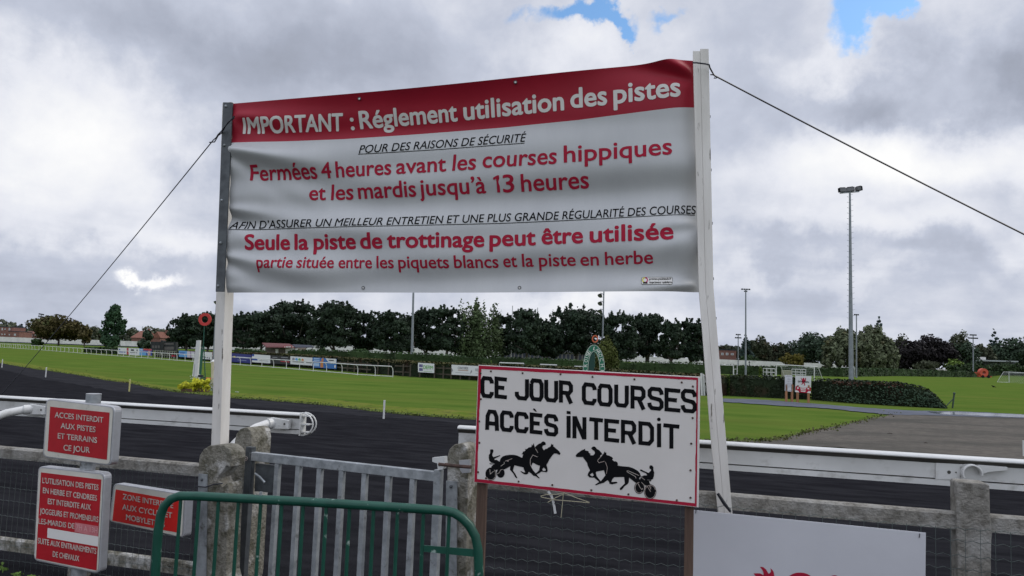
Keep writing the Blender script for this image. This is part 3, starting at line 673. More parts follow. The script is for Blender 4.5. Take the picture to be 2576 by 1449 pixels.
# ================================================================ CE JOUR COURSES board
def build_board():
    P = Pl(at(1192, 1213, 4.26), at(1757, 1276, 3.95)); n = P.n
    q = [(1203, 918), (1762, 948), (1757.5, 1277), (1192, 1213)]
    g = P(*q[3]); t = T("race_day_board", "white painted board with red border reading CE JOUR COURSES and black horse silhouettes", "sign", g)
    mb = MB(); mb.prism([P(*p) for p in q], -n * .022); t.add("panel", mb, M['board_white'], bevel=.002)
    # hand painted border
    inn = [(1211.5, 929), (1751.5, 957), (1747.5, 1265), (1201, 1204)]
    random.seed(3)
    mb = MB(); lp_o = [(1204.5, 919.5), (1756, 950), (1752.5, 1274.5), (1193.5, 1212)]
    for i in range(4):
        a, b, c, d = lp_o[i], lp_o[(i + 1) % 4], inn[(i + 1) % 4], inn[i]; m_ = 24; prev = None
        for k in range(m_ + 1):
            f = k / m_; o = V(a) + (V(b) - V(a)) * f; z = V(d) + (V(c) - V(d)) * f
            j = .6 * random.uniform(-1, 1) if 0 < k < m_ else 0; z = z + (o - z).normalized() * (j + 1)
            if prev: mb.face([P(*prev[0], .0015), P(*o, .0015), P(*z, .0015), P(*prev[1], .0015)])
            prev = (o, z)
    t.add("border", mb, M['ink_red'])
    # block letters: strokes in a unit box, y down
    O = [(.11, .22), (.24, .075), (.76, .075), (.89, .22), (.89, .78), (.76, .925), (.24, .925), (.11, .78)]
    G = {'C': [[(.9, .3), (.89, .2), (.76, .075), (.24, .075), (.11, .22), (.11, .78), (.24, .925), (.76, .925), (.89, .8), (.9, .7)]],
         'E': [[(1, .08), (.12, .08), (.12, .92), (1, .92)], [(.14, .49), (.78, .49)]], 'J': [[(.88, 0), (.88, .8), (.75, .925), (.28, .925), (.13, .8), (.12, .64)]],
         'O': [O + [O[0]]], 'U': [[(.12, 0), (.12, .8), (.26, .925), (.74, .925), (.88, .8), (.88, 0)]],
         'R': [[(.12, 1), (.12, .08), (.72, .08), (.87, .2), (.87, .42), (.72, .54), (.14, .54)], [(.55, .56), (.88, 1)]],
         'S': [[(.89, .3), (.86, .18), (.74, .075), (.26, .075), (.12, .18), (.12, .36), (.24, .47), (.76, .53), (.88, .64), (.88, .82), (.74, .925), (.26, .925), (.13, .82), (.1, .7)]],
         'A': [[(.10, 1), (.14, .3), (.3, .075), (.7, .075), (.86, .3), (.9, 1)], [(.14, .66), (.86, .66)]],
         'I': [[(.5, 0), (.5, 1)]], 'N': [[(.12, 1), (.12, .0)], [(.14, .02), (.86, .98)], [(.88, 1), (.88, 0)]], 'T': [[(0, .08), (1, .08)], [(.5, .1), (.5, 1)]],
         'D': [[(.12, .5), (.12, .08), (.68, .08), (.88, .24), (.88, .76), (.68, .92), (.12, .92), (.12, .48)]]}
    row = [("C", 1209, 947, 1242, 1001), ("E", 1244, 948.5, 1277, 1003), ("J", 1295, 952, 1331, 1006.5), ("O", 1332, 953, 1367.5, 1009), ("U", 1369, 956, 1404.5, 1011.5), ("R", 1406, 958, 1442, 1014.5), ("C", 1464, 963, 1500.5, 1018.5), ("O", 1503, 966, 1541, 1022), ("U", 1545, 968, 1582, 1024.5), ("R", 1586, 971, 1624.5, 1029.5), ("S", 1629, 974, 1669.5, 1032), ("E", 1671.5, 977, 1712, 1036), ("S", 1713, 979, 1753, 1038.5)]
    row2 = [("A", 1221, 1031, 1255, 1083.5), ("C", 1258, 1033.5, 1292, 1086), ("C", 1294.5, 1036.5, 1329.5, 1089), ("E", 1332.5, 1039, 1366, 1092), ("S", 1369, 1042, 1404.5, 1097), ("I", 1425, 1046, 1436, 1101.5), ("N", 1440, 1047.5, 1475.5, 1104.5), ("T", 1481.5, 1051, 1518, 1107), ("E", 1520, 1054.5, 1558.5, 1112), ("R", 1562, 1057.5, 1601, 1116), ("D", 1606, 1061, 1645.5, 1120.5), ("I", 1652.5, 1065, 1663.5, 1125), ("T", 1668.5, 1066.5, 1709.5, 1128.5)]
    for rw in (row, row2):
        mb = MB()
        for ch, x0, y0, x1, y1 in rw:
            sl_ = .095; w, h = x1 - x0, y1 - y0
            def fn(x, y, L=[0]): return P(x, y, .0016 + L[0])
            for k, st in enumerate(G[ch]):
                pts = [(x0 + 5.2 + (w - 10.4) * (a - .12) / .76, y0 + 5 + (h - 10) * (b - .08) / .84 + (a - .5) * w * sl_) for a, b in st] if ch != 'I' else [(x0 + a * w, y0 + b * h) for a, b in st]
                stroke(mb, pts, 10.2 if ch != 'I' else 10.6, lambda x, y, kk=k: P(x, y, .0016 + kk * .0002))
        if rw is row2:
            for q_ in ([(1425.5, 1033.5), (1435.5, 1034.5), (1435.5, 1042), (1425.5, 1041)], [(1342, 1027), (1346, 1028), (1351, 1036), (1346, 1035), (1341, 1030)]): mb.poly([P(*p, .0017) for p in q_])
            mb.poly([P(1657.5 + 4.7 * math.cos(k * .5), 1055 + 4.7 * math.sin(k * .5), .0017) for k in range(12)])
        t.add("lettering", mb, M['ink_black'])
    A = lambda x, y: (1194.9 + x * .125, 1081.7 + y * .125)
    B = lambda x, y: (1415 + x * .125, 1081.7 + y * .125)
    el = lambda x, y, a, b, k=1.0: [(x + a * k * math.cos(w * .2618), y + b * k * math.sin(w * .2618)) for w in range(24)]
    left = [([(305, 395), (345, 385), (372, 400), (370, 440), (352, 475), (352, 520), (375, 545), (440, 525), (505, 505), (510, 520), (450, 550), (390, 580), (400, 600), (440, 600), (500, 640), (560, 690), (520, 720), (430, 690), (400, 680), (320, 650), (290, 620), (278, 560), (282, 500), (305, 465)], ()),
            ([(290, 660), (320, 672), (380, 675), (340, 692), (300, 685)], ()), (el(322, 885, 110, 132), ()), (el(518, 865, 80, 95), ()),
            ([(330, 740), (370, 690), (500, 650), (600, 640), (700, 700), (600, 790), (440, 800), (330, 820)], ()),
            ([(500, 620), (520, 570), (560, 530), (620, 508), (700, 497), (780, 497), (850, 512), (900, 535), (950, 560), (962, 520), (978, 490), (935, 485), (960, 465), (965, 435), (1000, 425), (1020, 405), (1005, 380), (1035, 385), (1060, 370), (1080, 350), (1135, 340), (1145, 285), (1160, 312), (1185, 262), (1197, 320), (1210, 355), (1250, 430), (1285, 480), (1300, 515), (1255, 540), (1200, 515), (1165, 505), (1125, 580), (1112, 640), (1130, 735), (1170, 810), (1240, 890), (1305, 970), (1290, 975), (1225, 930), (1180, 920), (1140, 880), (1085, 840), (1060, 885), (1040, 892), (990, 890), (920, 840), (920, 822), (980, 850), (1012, 850), (985, 790), (975, 750), (880, 730), (795, 708), (765, 810), (800, 860), (855, 960), (840, 970), (815, 950), (770, 870), (705, 800), (712, 730), (600, 790), (560, 760), (500, 700)], ()),
            ([(1210, 345), (1240, 310), (1290, 275), (1330, 262), (1350, 235), (1380, 228), (1415, 245), (1432, 290), (1400, 305), (1365, 315), (1355, 350), (1375, 390), (1395, 410), (1410, 380), (1450, 375), (1480, 350), (1520, 330), (1540, 272), (1558, 295), (1578, 285), (1580, 330), (1620, 360), (1660, 395), (1700, 430), (1722, 475), (1700, 502), (1650, 475), (1595, 470), (1550, 520), (1500, 590), (1470, 650), (1440, 700), (1460, 770), (1463, 830), (1440, 852), (1380, 840), (1335, 835), (1290, 870), (1240, 890), (1225, 875), (1290, 810), (1310, 720), (1240, 695), (1165, 655), (1130, 730), (1112, 650), (1125, 580), (1165, 505), (1255, 545), (1300, 515), (1265, 460), (1220, 375)], ([(1355, 790), (1385, 752), (1425, 790), (1420, 820), (1370, 822)],))]
    right = [([(265, 510), (300, 470), (380, 410), (440, 385), (458, 375), (455, 410), (525, 425), (530, 455), (580, 490), (545, 492), (575, 510), (625, 505), (655, 465), (640, 420), (610, 405), (578, 370), (600, 340), (635, 328), (665, 340), (690, 378), (740, 405), (780, 450), (805, 490), (765, 505), (760, 545), (715, 600), (735, 655), (850, 625), (905, 750), (885, 880), (865, 910), (835, 810), (690, 835), (670, 850), (690, 930), (770, 1030), (740, 1045), (640, 960), (545, 955), (505, 910), (520, 860), (555, 810), (510, 720), (495, 660), (450, 600), (410, 545), (280, 545)], ([(550, 900), (605, 860), (632, 910), (600, 935)],)),
             ([(708, 610), (760, 545), (800, 505), (830, 475), (850, 428), (865, 455), (882, 450), (885, 500), (940, 515), (1000, 545), (1020, 575), (1000, 595), (1040, 630), (1075, 630), (1105, 650), (1118, 690), (1110, 712), (1200, 728), (1330, 738), (1420, 765), (1510, 815), (1560, 870), (1580, 930), (1540, 970), (1600, 1040), (1590, 1100), (1460, 1055), (1340, 955), (1335, 1050), (1310, 1090), (1250, 1130), (1195, 1200), (1160, 1210), (1155, 1170), (1255, 1075), (1240, 945), (1040, 950), (1000, 1000), (985, 1045), (1090, 1040), (1115, 1065), (1000, 1095), (945, 1080), (940, 1045), (910, 1010), (860, 1040), (830, 1065), (745, 1085), (670, 1115), (658, 1095), (780, 1020), (870, 905), (890, 870), (905, 750), (850, 625), (740, 655)], ()),
             ([(1750, 735), (1762, 708), (1800, 712), (1832, 745), (1830, 800), (1848, 860), (1840, 930), (1820, 985), (1780, 1005), (1700, 1000), (1620, 990), (1570, 945), (1640, 912), (1705, 910), (1680, 870), (1565, 820), (1562, 795), (1590, 795), (1620, 812), (1690, 845), (1735, 862), (1780, 815), (1780, 795), (1750, 770)], ()),
             ([(1560, 980), (1600, 950), (1720, 1010), (1790, 1010), (1785, 1030), (1740, 1030), (1770, 1095), (1700, 1120), (1600, 1090)], ()), (el(1545, 1160, 100, 125), ()), (el(1765, 1242, 125, 150), ())]
    wl = [(A, [(1220, 375), (1268, 455)]), (A, [(1255, 540), (1165, 502), (1115, 590), (1115, 690), (1128, 728)]), (A, [(610, 625), (750, 575)]), (A, [(520, 725), (590, 680), (590, 640)]), (A, el(322, 885, 98, 118)[2:11]), (A, [(300, 790), (310, 885), (375, 830)]), (A, [(440, 885), (490, 860), (520, 800), (560, 790)]), (A, [(390, 800), (415, 850), (415, 930)]),
          (B, [(865, 640), (900, 740), (900, 790), (885, 880)]), (B, [(800, 510), (715, 600), (710, 630), (740, 658), (850, 625)]), (B, [(1480, 970), (1470, 935), (1300, 840), (1300, 820), (1330, 822), (1540, 915)]), (B, [(1590, 950), (1660, 1005)]), (B, el(1545, 1160, 84, 106)[3:19]), (B, el(1765, 1242, 110, 134)), (B, [(1520, 1075), (1560, 1150), (1600, 1200), (1620, 1170)]), (B, [(1700, 1120), (1775, 1240)]), (B, [(1740, 1110), (1775, 1190), (1780, 1110)]), (B, [(1590, 1050), (1660, 1120), (1650, 1200)])]
    for fn, group in ((A, left), (B, right)):
        mb = MB()
        for k, (pp, hh) in enumerate(group): mb.poly([P(*fn(*p), .0016 + k * .00015) for p in pp], [[P(*fn(*p), .0016 + k * .00015) for p in h] for h in hh])
        t.add("horse_silhouette", mb, M['ink_black'])
    mb = MB()
    for fn, ln in wl: stroke(mb, [fn(*p) for p in ln], 1.1, lambda x, y: P(x, y, .003))
    mb.poly([P(*A(*p), .003) for p in ((625, 615), (680, 600), (675, 640))])
    t.add("white_outline", mb, M['letter_grey'])
    for x, y in ((1209, 939), (1235, 934), (1314.7, 938.5), (1410, 941.5), (1490.5, 948), (1596, 954), (1715, 962), (1743, 972), (1742.5, 1051.5), (1739, 1116), (1737, 1183), (1737, 1252), (1702.5, 1258.5), (1581, 1243.5), (1487.4, 1233), (1389.5, 1220), (1304.6, 1211.4), (1222.5, 1203), (1203, 1187.8), (1206, 1113.5), (1205.5, 1060), (1210, 1004)):
        mb = MB(); c = P(x, y, .0012); mb.sphere(c, .0062, 7, (1, 1, 1)); t.add("screw", mb, M['rust'])
    for x0, x1, lb in ((1194, 1218, "rough brown timber stake under the left end of the race day board"), (1722, 1745, "brown timber stake under the right end of the race day board")):
        a, b = P(x0, 1300, -.024), P(x1, 1300, -.024); tp = P(x0, 1000).z; mb = MB()
        mb.box(V(((a.x + b.x) / 2, (a.y + b.y) / 2, tp / 2)) - n * .015, (b - a).length / 2, .015, tp / 2, P.t, n, V((0, 0, 1)))
        one("timber_stake", mb, M['wood_brown'], V((a.x, a.y, 0)), lb, "stake", bevel=.002)
    pts = [(1380, 1235), (1388, 1246), (1392, 1258), (1395, 1272), (1398, 1291)]
    mb = MB(); stroke(mb, pts, 6, lambda x, y: P(x, y, .012)); 
    tp = T("plastic_strap", "white perforated plastic strap dangling under the race day board", "strap", P(1380, 1235)); tp.add("strip", mb, M['rail_white'])
    mb = MB()
    for x, y in ((1386.5, 1243), (1394, 1255), (1397, 1266)): mb.disc(P(x, y, .0145), P.t, V((0, 0, 1)), .0035)
    tp.add("hole", mb, M['ink_black'])
    mb = MB()
    for l in ([(1362, 1246), (1375, 1243), (1400, 1242), (1420, 1238)], [(1420, 1238), (1450, 1250), (1484, 1262)], [(1484, 1263), (1440, 1259), (1400, 1256), (1364, 1249), (1362, 1246)], [(1419, 1238), (1417, 1260), (1413, 1300)], [(1380, 1262), (1400, 1250), (1420, 1241)]):
        mb.tube([P(x, y, .02) for x, y in l], .0022, 4)
    one("twine", mb, M['twine'], P(1420, 1240), "loose loops of yellow twine hanging under the race day board", "string")
    # plain white panel at the lower right with the tops of a red heraldic figure
    Q = Pl(PFR(1743, 1290, .085), PFR(2330, 1340, .085)); b = Q(1741, 1900); a_ = Q(1743, 1283)
    f = [Q(1743, 1283), Q(2329.5, 1340.5), Q(2329.5, 1790), Q(1739, 1850)]
    for p in f[2:]: p.z = .2
    t = T("blank_sign", "large plain white panel wired to the fence, red shapes along its bottom edge", "sign", V((f[3].x, f[3].y, .2)))
    mb = MB(); mb.prism(f, -Q.n * .006); t.add("sheet", mb, M['board_grey'], bevel=.0015)
    F6 = lambda x, y: (1823.8 + x * .1221, 1352.1 + y * .1221)
    mb = MB()
    mb.poly([Q(*F6(*p), .002) for p in ((585, 740), (650, 735), (720, 737), (760, 755), (795, 780), (790, 720), (765, 660), (720, 605), (750, 602), (790, 610), (850, 660), (890, 735), (910, 745), (940, 715), (948, 690), (935, 630), (970, 660), (1000, 700), (1017, 793), (1000, 900), (930, 980), (700, 960), (640, 850), (630, 793))])
    mb.poly([Q(*F6(1545 + 300 * math.cos(R(w)), 940 - 220 * math.sin(R(w))), .002) for w in range(-30, 211, 15)])
    mb.poly([Q(*F6(2255 + 130 * math.cos(R(w)), 905 - 130 * math.sin(R(w))), .002) for w in range(-30, 211, 20)])
    t.add("red_emblem", mb, M['ink_red'])
    for x, y in ((1750, 1291), (2312, 1352)):
        mb = MB(); mb.tube([Q(x, y, .004), Q(x + 1, y - 8, .006), Q(x + 3, y - 16, -.04)], .0022, 5); t.add("wire_tie", mb, M['black_wire'])
    mb = MB(); mb.tube([PFR(1806, 1237, .06), PFR(1822, 1262, .06), PFR(1838, 1283, .055)], [.009, .011, .007], 6)
    one("rubber_strap", mb, M['black_wire'], PFR(1806, 1237, .06), "dark rubber strap lying over the concrete rail by the right banner post", "strap", smooth=True)
build_board()

# ================================================================ track rails
def rail(A, B, label, endcap=False, hgt=.17):
    n = Pl(A, B).n; k = hgt / .195; d = (B - A).normalized()
    t = T("track_rail", label, "rail", V((A.x, A.y, 0)))
    S = lambda pr: [(u, z * k) for u, z in pr]
    top = S([(-.055, -.022), (-.04, -.006), (-.01, 0), (.02, -.003), (.034, -.012), (.037, -.020), (.033, -.026), (-.055, -.03)])
    grm_shd = S([(.031, -.0262), (.004, -.055), (-.05, -.055), (-.05, -.0302), (.0, -.0295)])  # underside of the lip: its shade is put into the colour along with dirt
    fac = S([(.002, -.0552), (.0, -.150), (-.05, -.150), (-.05, -.0552)])
    grv = S([(-.010, -.1502), (-.010, -.158), (-.05, -.158), (-.05, -.1502)])
    low = S([(.010, -.1582), (.010, -.193), (-.05, -.195), (-.05, -.1582)])
    for nm, pr, mt, sm in (("top_tube", top, M['rail_white'], True), ("grime_strip", grm_shd, M['rail_grime'], False), ("beam", fac, M['rail_white'], False), ("groove", grv, M['rail_grime'], False), ("lower_lip", low, M['rail_white'], False)):
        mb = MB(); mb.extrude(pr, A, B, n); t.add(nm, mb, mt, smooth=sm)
    return t, n, d, k
def build_rails():
    A, B = onz(0, 994.5, 1.15), onz(762, 1038.5, 1.15); d = (B - A).normalized()
    t, n, d, k = rail(A - d * 2.5, B, "white plastic track rail with a rounded top, left of the gap behind the gate", hgt=.168)
    # end cap, C shaped in section
    mb = MB(); pr = []
    for w in range(-80, 81, 16): pr.append((.045 * math.cos(R(w)) , -.098 * k + .105 * k * math.sin(R(w))))
    c = B + d * .004
    ring = [c + d * (.10 * math.cos(R(w))) + V((0, 0, -.1 * k + .1 * k * math.sin(R(w)))) for w in range(-90, 91, 15)]
    for off in (.02, -.03):
        mb.tube([p + n * off for p in ring], .006, 6)
    for f in (.12, .5, .85):
        mb.box(c + d * .03 + V((0, 0, -.2 * k * f)) + n * .0, .035, .03, .004, d, n, V((0, 0, 1)))
    mb.box(c + V((0, 0, -.1 * k)), .004, .045, .1 * k, d, n, V((0, 0, 1)))
    t.add("end_cap", mb, M['rail_white'])
    def goose(x, y, dx):           # bent tube post that carries the rail
        e_ = Pl(A, B)(x, y, .02); g = e_ + n * .42 - d * dx; pts = []
        c0 = V((g.x, g.y, e_.z - .36))
        pts = [V((g.x, g.y, 0)), V((g.x, g.y, c0.z))]
        for w in range(10, 81, 14):
            s_, c_ = math.sin(R(w)), math.cos(R(w)); pts.append(c0 + (e_ - V((g.x, g.y, e_.z))) * (1 - c_) + V((0, 0, (e_.z - c0.z) * s_)))
        pts.append(e_)
        mb = MB(); mb.tube(pts, .034, 12); p = t.add("post", mb, M['rail_white'], smooth=True)
        mb = MB(); q = e_ + d * .03
        mb.prism([q - d * .05 + V((0, 0, .045)), q + d * .11 + V((0, 0, .03)), q + d * .11 - V((0, 0, .04)), q - d * .05 - V((0, 0, .045))], n * .045)
        t.add("bracket", mb, M['rail_white'], bevel=.004)
        mb = MB(); mb.disc(q + d * .075 + n * .047, d, V((0, 0, 1)), .009); t.add("bolt", mb, M['rail_grime'])
        mb = MB(); mb.tube([pts[-2], pts[-1] + (pts[-1] - pts[-2]).normalized() * .01], .042, 12); t.add("collar", mb, M['rail_white'], smooth=True)
    goose(95, 1028.5, .30); goose(697, 1063, .16)
    A2, B2 = onz(1155, 1069.5, 1.15), onz(2576, 1156, 1.15); d = (B2 - A2).normalized()
    t, n, d, k = rail(A2, B2 + d * 1.2, "white plastic track rail on the right, passing behind the leaning banner post", hgt=.182)
    P = Pl(A2, B2)
    c8 = lambda x, y: (1932 + x / 4, 1087 + y / 4)
    # empty socket bracket
    mb = MB(); mb.prism([P(*c8(*p), .012) for p in ((1683, 308), (1960, 322), (1990, 316), (1985, 330), (1930, 350), (1925, 480), (1700, 475), (1683, 490))], -n * .02); br = t.add("bracket", mb, M['rail_white'], bevel=.002)
    mb = MB(); c = P(*c8(2032, 410), .0)
    arc = [c + n * .03 + P.t * (.05 * math.cos(R(w))) * (1 if P.t.dot(d) > 0 else -1) + V((0, 0, .05 * math.sin(R(w)))) for w in range(-5, 215, 12)]
    for o in (.0, .02, .04): mb.tube([p + n * (o - .02) for p in arc], .006, 6)
    t.add("socket_ring", mb, M['rail_white'], smooth=True)
    mb = MB(); mb.prism([P(*c8(*p), .035) for p in ((2085, 322), (2390, 345), (2385, 378), (2200, 395), (2130, 418), (2125, 380))], -n * .03); t.add("wedge", mb, M['rail_white'], bevel=.002)
    mb = MB(); mb.disc(P(*c8(1815, 400), .014), d, V((0, 0, 1)), .010); mb.disc(P(*c8(1885, 402), .014), d, V((0, 0, 1)), .004); t.add("bolt_hole", mb, M['rail_grime'])
    mb = MB(); a = P(1163, 1074, -.03); q = P(1192, 1076, -.03); mb.box(V((a.x, a.y, .5)) + (q - a) * .5, (q - a).length / 2, .03, .5, d, n, V((0, 0, 1))); t.add("post", mb, M['rail_white'])
    for x in (1500, 2050):
        mb = MB(); a = P(x, 1100, -.09); mb.tube([V((a.x, a.y, 0)), V((a.x, a.y, 1.0))], .03, 10) if False else None
    a = P(2700, 1170, -.02) + n * .3
    mb = MB(); mb.tube([V((a.x, a.y, 0)), V((a.x, a.y, .8)), V((a.x, a.y, .95)) - n * .08, V((a.x, a.y, 1.05)) - n * .28], .034, 10); t.add("post", mb, M['rail_white'], smooth=True)
build_rails()
# ================================================================ ground
M['grass'] = mat("turf", (.056, .100, .017), (.094, .136, .026), scale=.5, rough=1, spec=0, bump=.8, bscale=30, c3=(.098, .118, .026), s3=.16, lo3=.48, hi3=.72, detail=14, stretch=(.45, 1.3, 1), rotz=.28)
M['verge'] = mat("dry_turf", (.085, .125, .020), (.14, .15, .035), scale=1.4, rough=1, spec=0, bump=.8, bscale=40, c3=(.05, .042, .03), s3=2.6, lo3=.56, hi3=.68, detail=10)
M['sand'] = mat("track_cinder", (.022, .022, .025), (.036, .036, .040), scale=1.8, rough=1, spec=.0, bump=.8, bscale=50, stretch=(.35, 1.5, 1), rotz=.285, c3=(.019, .019, .0215), s3=3.5, lo3=.46, hi3=.66, detail=14)
M['gravel'] = mat("gravel", (.128, .116, .098), (.078, .070, .062), scale=7, rough=1, spec=.05, bump=1, bscale=40, stretch=(.6, 1.2, 1), c3=(.062, .060, .052), s3=.45, lo3=.46, hi3=.66, detail=12)
M['asphalt'] = mat("wet_asphalt", (.070, .080, .108), (.050, .057, .078), scale=.8, rough=.8, spec=.25, c3=(.095, .11, .14), s3=.3)
M['puddle'] = mat("rain_film", (.10, .115, .14), (.05, .06, .08), scale=1.2, rough=.12, spec=.5)
random.seed(11)
def ground_poly(px, z, jit=1.0, step=14, extra=()):
    pts = []
    for (xa, ya), (xb, yb) in zip(px, px[1:]):
        k = max(1, int(math.hypot(xb - xa, yb - ya) / step))
        for i in range(k):
            f = i / k; pts.append((xa + (xb - xa) * f + random.uniform(-2, 2) * (jit > 0), ya + (yb - ya) * f + random.uniform(-1, 1) * jit))
    pts.append(px[-1])
    return [onz(x, y, z) for x, y in pts] + [V(p) + V((0, 0, z)) for p in extra]
mb = MB(); mb.face([(-4000, -200, 0), (4000, -200, 0), (4000, 4500, 0), (-4000, 4500, 0)]); struct("grass_field", mb, M['grass'])
EDGE = [(-1200, 862), (-400, 893), (0, 914), (62, 924), (125, 933), (200, 944), (262, 956), (325, 964), (375, 975), (450, 987), (537, 996), (600, 1003), (644, 1005), (744, 1013), (844, 1022), (919, 1032), (1019, 1043), (1194, 1056), (1480, 1082), (1760, 1112), (2100, 1132), (2576, 1185), (3300, 1235)]
VERG = [(x, y - (7 if x < 0 else 9 + 13 * max(0, min(1, (x - 300) / 900)))) for x, y in EDGE[:-3]]
mb = MB(); mb.poly(ground_poly(VERG, .006, .9) + ground_poly(EDGE[:-3], .006, .0)[::-1]); struct("grass_verge", mb, M['verge'])
mb = MB(); mb.poly(ground_poly(EDGE, .012, .9, extra=[(22, -4, 0), (-22, -4, 0)])); struct("cinder_track", mb, M['sand'])
M['damp'] = mat("damp_cinder", (.015, .015, .0175), (.024, .024, .027), scale=2.5, rough=1, spec=.0, bump=.9, bscale=50, stretch=(.4, 1.5, 1), rotz=.285, c3=(.012, .012, .014), s3=3, lo3=.45, hi3=.65, detail=14)
DAMP = [(-1200, 880), (-400, 903), (0, 930), (125, 957), (325, 988), (525, 1005), (644, 1023), (844, 1040), (1019, 1053), (1156, 1064), (1500, 1100), (1760, 1124), (2100, 1150), (2576, 1200), (3300, 1260)]
mb = MB(); mb.poly(ground_poly(DAMP, .018, 1.5, extra=[(21, -3.8, 0), (-21, -3.8, 0)])); struct("damp_track", mb, M['damp'])
GR = [(1700, 1119), (1760, 1110), (1932, 1107), (1982, 1100), (2027, 1087), (2107, 1072), (2182, 1054), (2244, 1042)]
mb = MB(); mb.poly(ground_poly(GR, .02, 1.2) + ground_poly([(2260, 1040), (2400, 1046), (2576, 1051), (3300, 1085)], .02, 0) + ground_poly([(3300, 1220), (2576, 1172), (2100, 1124), (1760, 1116)], .02, .8)); struct("gravel_path", mb, M['gravel'])
mb = MB(); mb.poly(ground_poly([(1815, 1002), (1932, 1006), (2057, 1016), (2182, 1026), (2307, 1033), (2407, 1034), (2576, 1042), (3300, 1075)], .028, .5) + ground_poly([(3300, 1095), (2576, 1052), (2357, 1045), (2244, 1043), (2082, 1027.5), (1932, 1018.5), (1815, 1010)], .028, .7)); struct("asphalt_path", mb, M['asphalt'])
mb = MB(); mb.poly(ground_poly([(2330, 1035.5), (2407, 1036), (2576, 1043), (3000, 1062)], .034, .5) + ground_poly([(3000, 1070), (2576, 1050), (2450, 1045), (2360, 1041)], .034, .6)); struct("puddle", mb, M['puddle'])
def bank(x0, x1, d0, d1, h):
    mb = MB(); a, b = gnd(x0, d0), gnd(x1, d0); c, d = gnd(x1, d1), gnd(x0, d1); e = gnd(x0, d0 - 9), gnd(x1, d0 - 9); z = V((0, 0, h))
    mb.face([e[0], e[1], b + z, a + z]); mb.face([a + z, b + z, c + z, d + z]); mb.face([d + z, c + z, c + z * 0, d + z * 0]); mb.face([e[0], a + z, d + z, d]); mb.face([e[1], c, c + z, b + z]); return mb
struct("far_bank", bank(1480, 2900, 236, 262, .9), M['grass'])

# ================================================================ foliage tools
rngs = np.random.default_rng(5)
def nrm(a): return a / np.maximum(1e-6, np.linalg.norm(a, axis=1, keepdims=True))
def cards(P, Nn, size, rg, el=1.0, mix_=.9):
    n = len(P); q = rg.normal(size=(n, 3))
    nn = nrm((Nn if Nn is not None else 0) + mix_ * nrm(q)) if Nn is not None else nrm(q)
    t = nrm(np.cross(nn, rg.normal(size=(n, 3)))); b = np.cross(nn, t)
    s = size * rg.uniform(.55, 1.3, size=(n, 1))
    vv = np.stack([P - t * s - b * s * el * .3, P + t * s * .2 - b * s * el, P + t * s + b * s * el * .3, P - t * s * .2 + b * s * el], 1).reshape(-1, 3)
    return vv, np.arange(4 * n).reshape(n, 4)
def clumps_to_points(cl, n, rg, pw=.3):
    cl = np.array(cl); w = (cl[:, 3] * cl[:, 4] + cl[:, 3] * cl[:, 5] + cl[:, 4] * cl[:, 5]); w /= w.sum()
    k = rg.choice(len(cl), size=n, p=w); u = nrm(rg.normal(size=(n, 3))); r = rg.uniform(.02, 1, size=(n, 1)) ** pw
    return cl[k, :3] + u * r * cl[k, 3:6], u
LM = {}
def lm(key, c, **k):
    if key not in LM: LM[key] = leafmat(key + "_leaves", c, **k)
    return LM[key]
lm("pine", (.020, .033, .019)); lm("pine_b", (.024, .038, .022)); lm("poplar", (.062, .088, .038)); lm("autumn", (.060, .050, .018), c3=(.075, .085, .03)); lm("lime", (.030, .062, .030))
lm("far", (.075, .085, .055), c3=(.10, .085, .05)); lm("farblue", (.05, .065, .07)); lm("oak", (.038, .046, .026), c3=(.06, .045, .025)); lm("green", (.036, .056, .034)); lm("willow", (.095, .110, .062), c3=(.125, .115, .058)); lm("beech", (.015, .0125, .013)); lm("gold", (.10, .085, .018))
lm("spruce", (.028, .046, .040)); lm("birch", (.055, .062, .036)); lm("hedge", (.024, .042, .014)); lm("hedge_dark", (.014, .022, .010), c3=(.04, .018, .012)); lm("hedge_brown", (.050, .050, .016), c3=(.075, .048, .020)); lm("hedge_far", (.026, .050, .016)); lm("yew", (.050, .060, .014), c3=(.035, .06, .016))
lm("bright", (.10, .15, .03)); lm("yellowleaf", (.36, .36, .02), scale=6); lm("hedge_light", (.06, .09, .02))
M['bark'] = mat("bark", (.085, .070, .060), (.05, .04, .034), scale=2, rough=.95)
M['bark_pale'] = mat("pale_bark", (.15, .13, .115), (.09, .075, .065), scale=2, rough=.95)
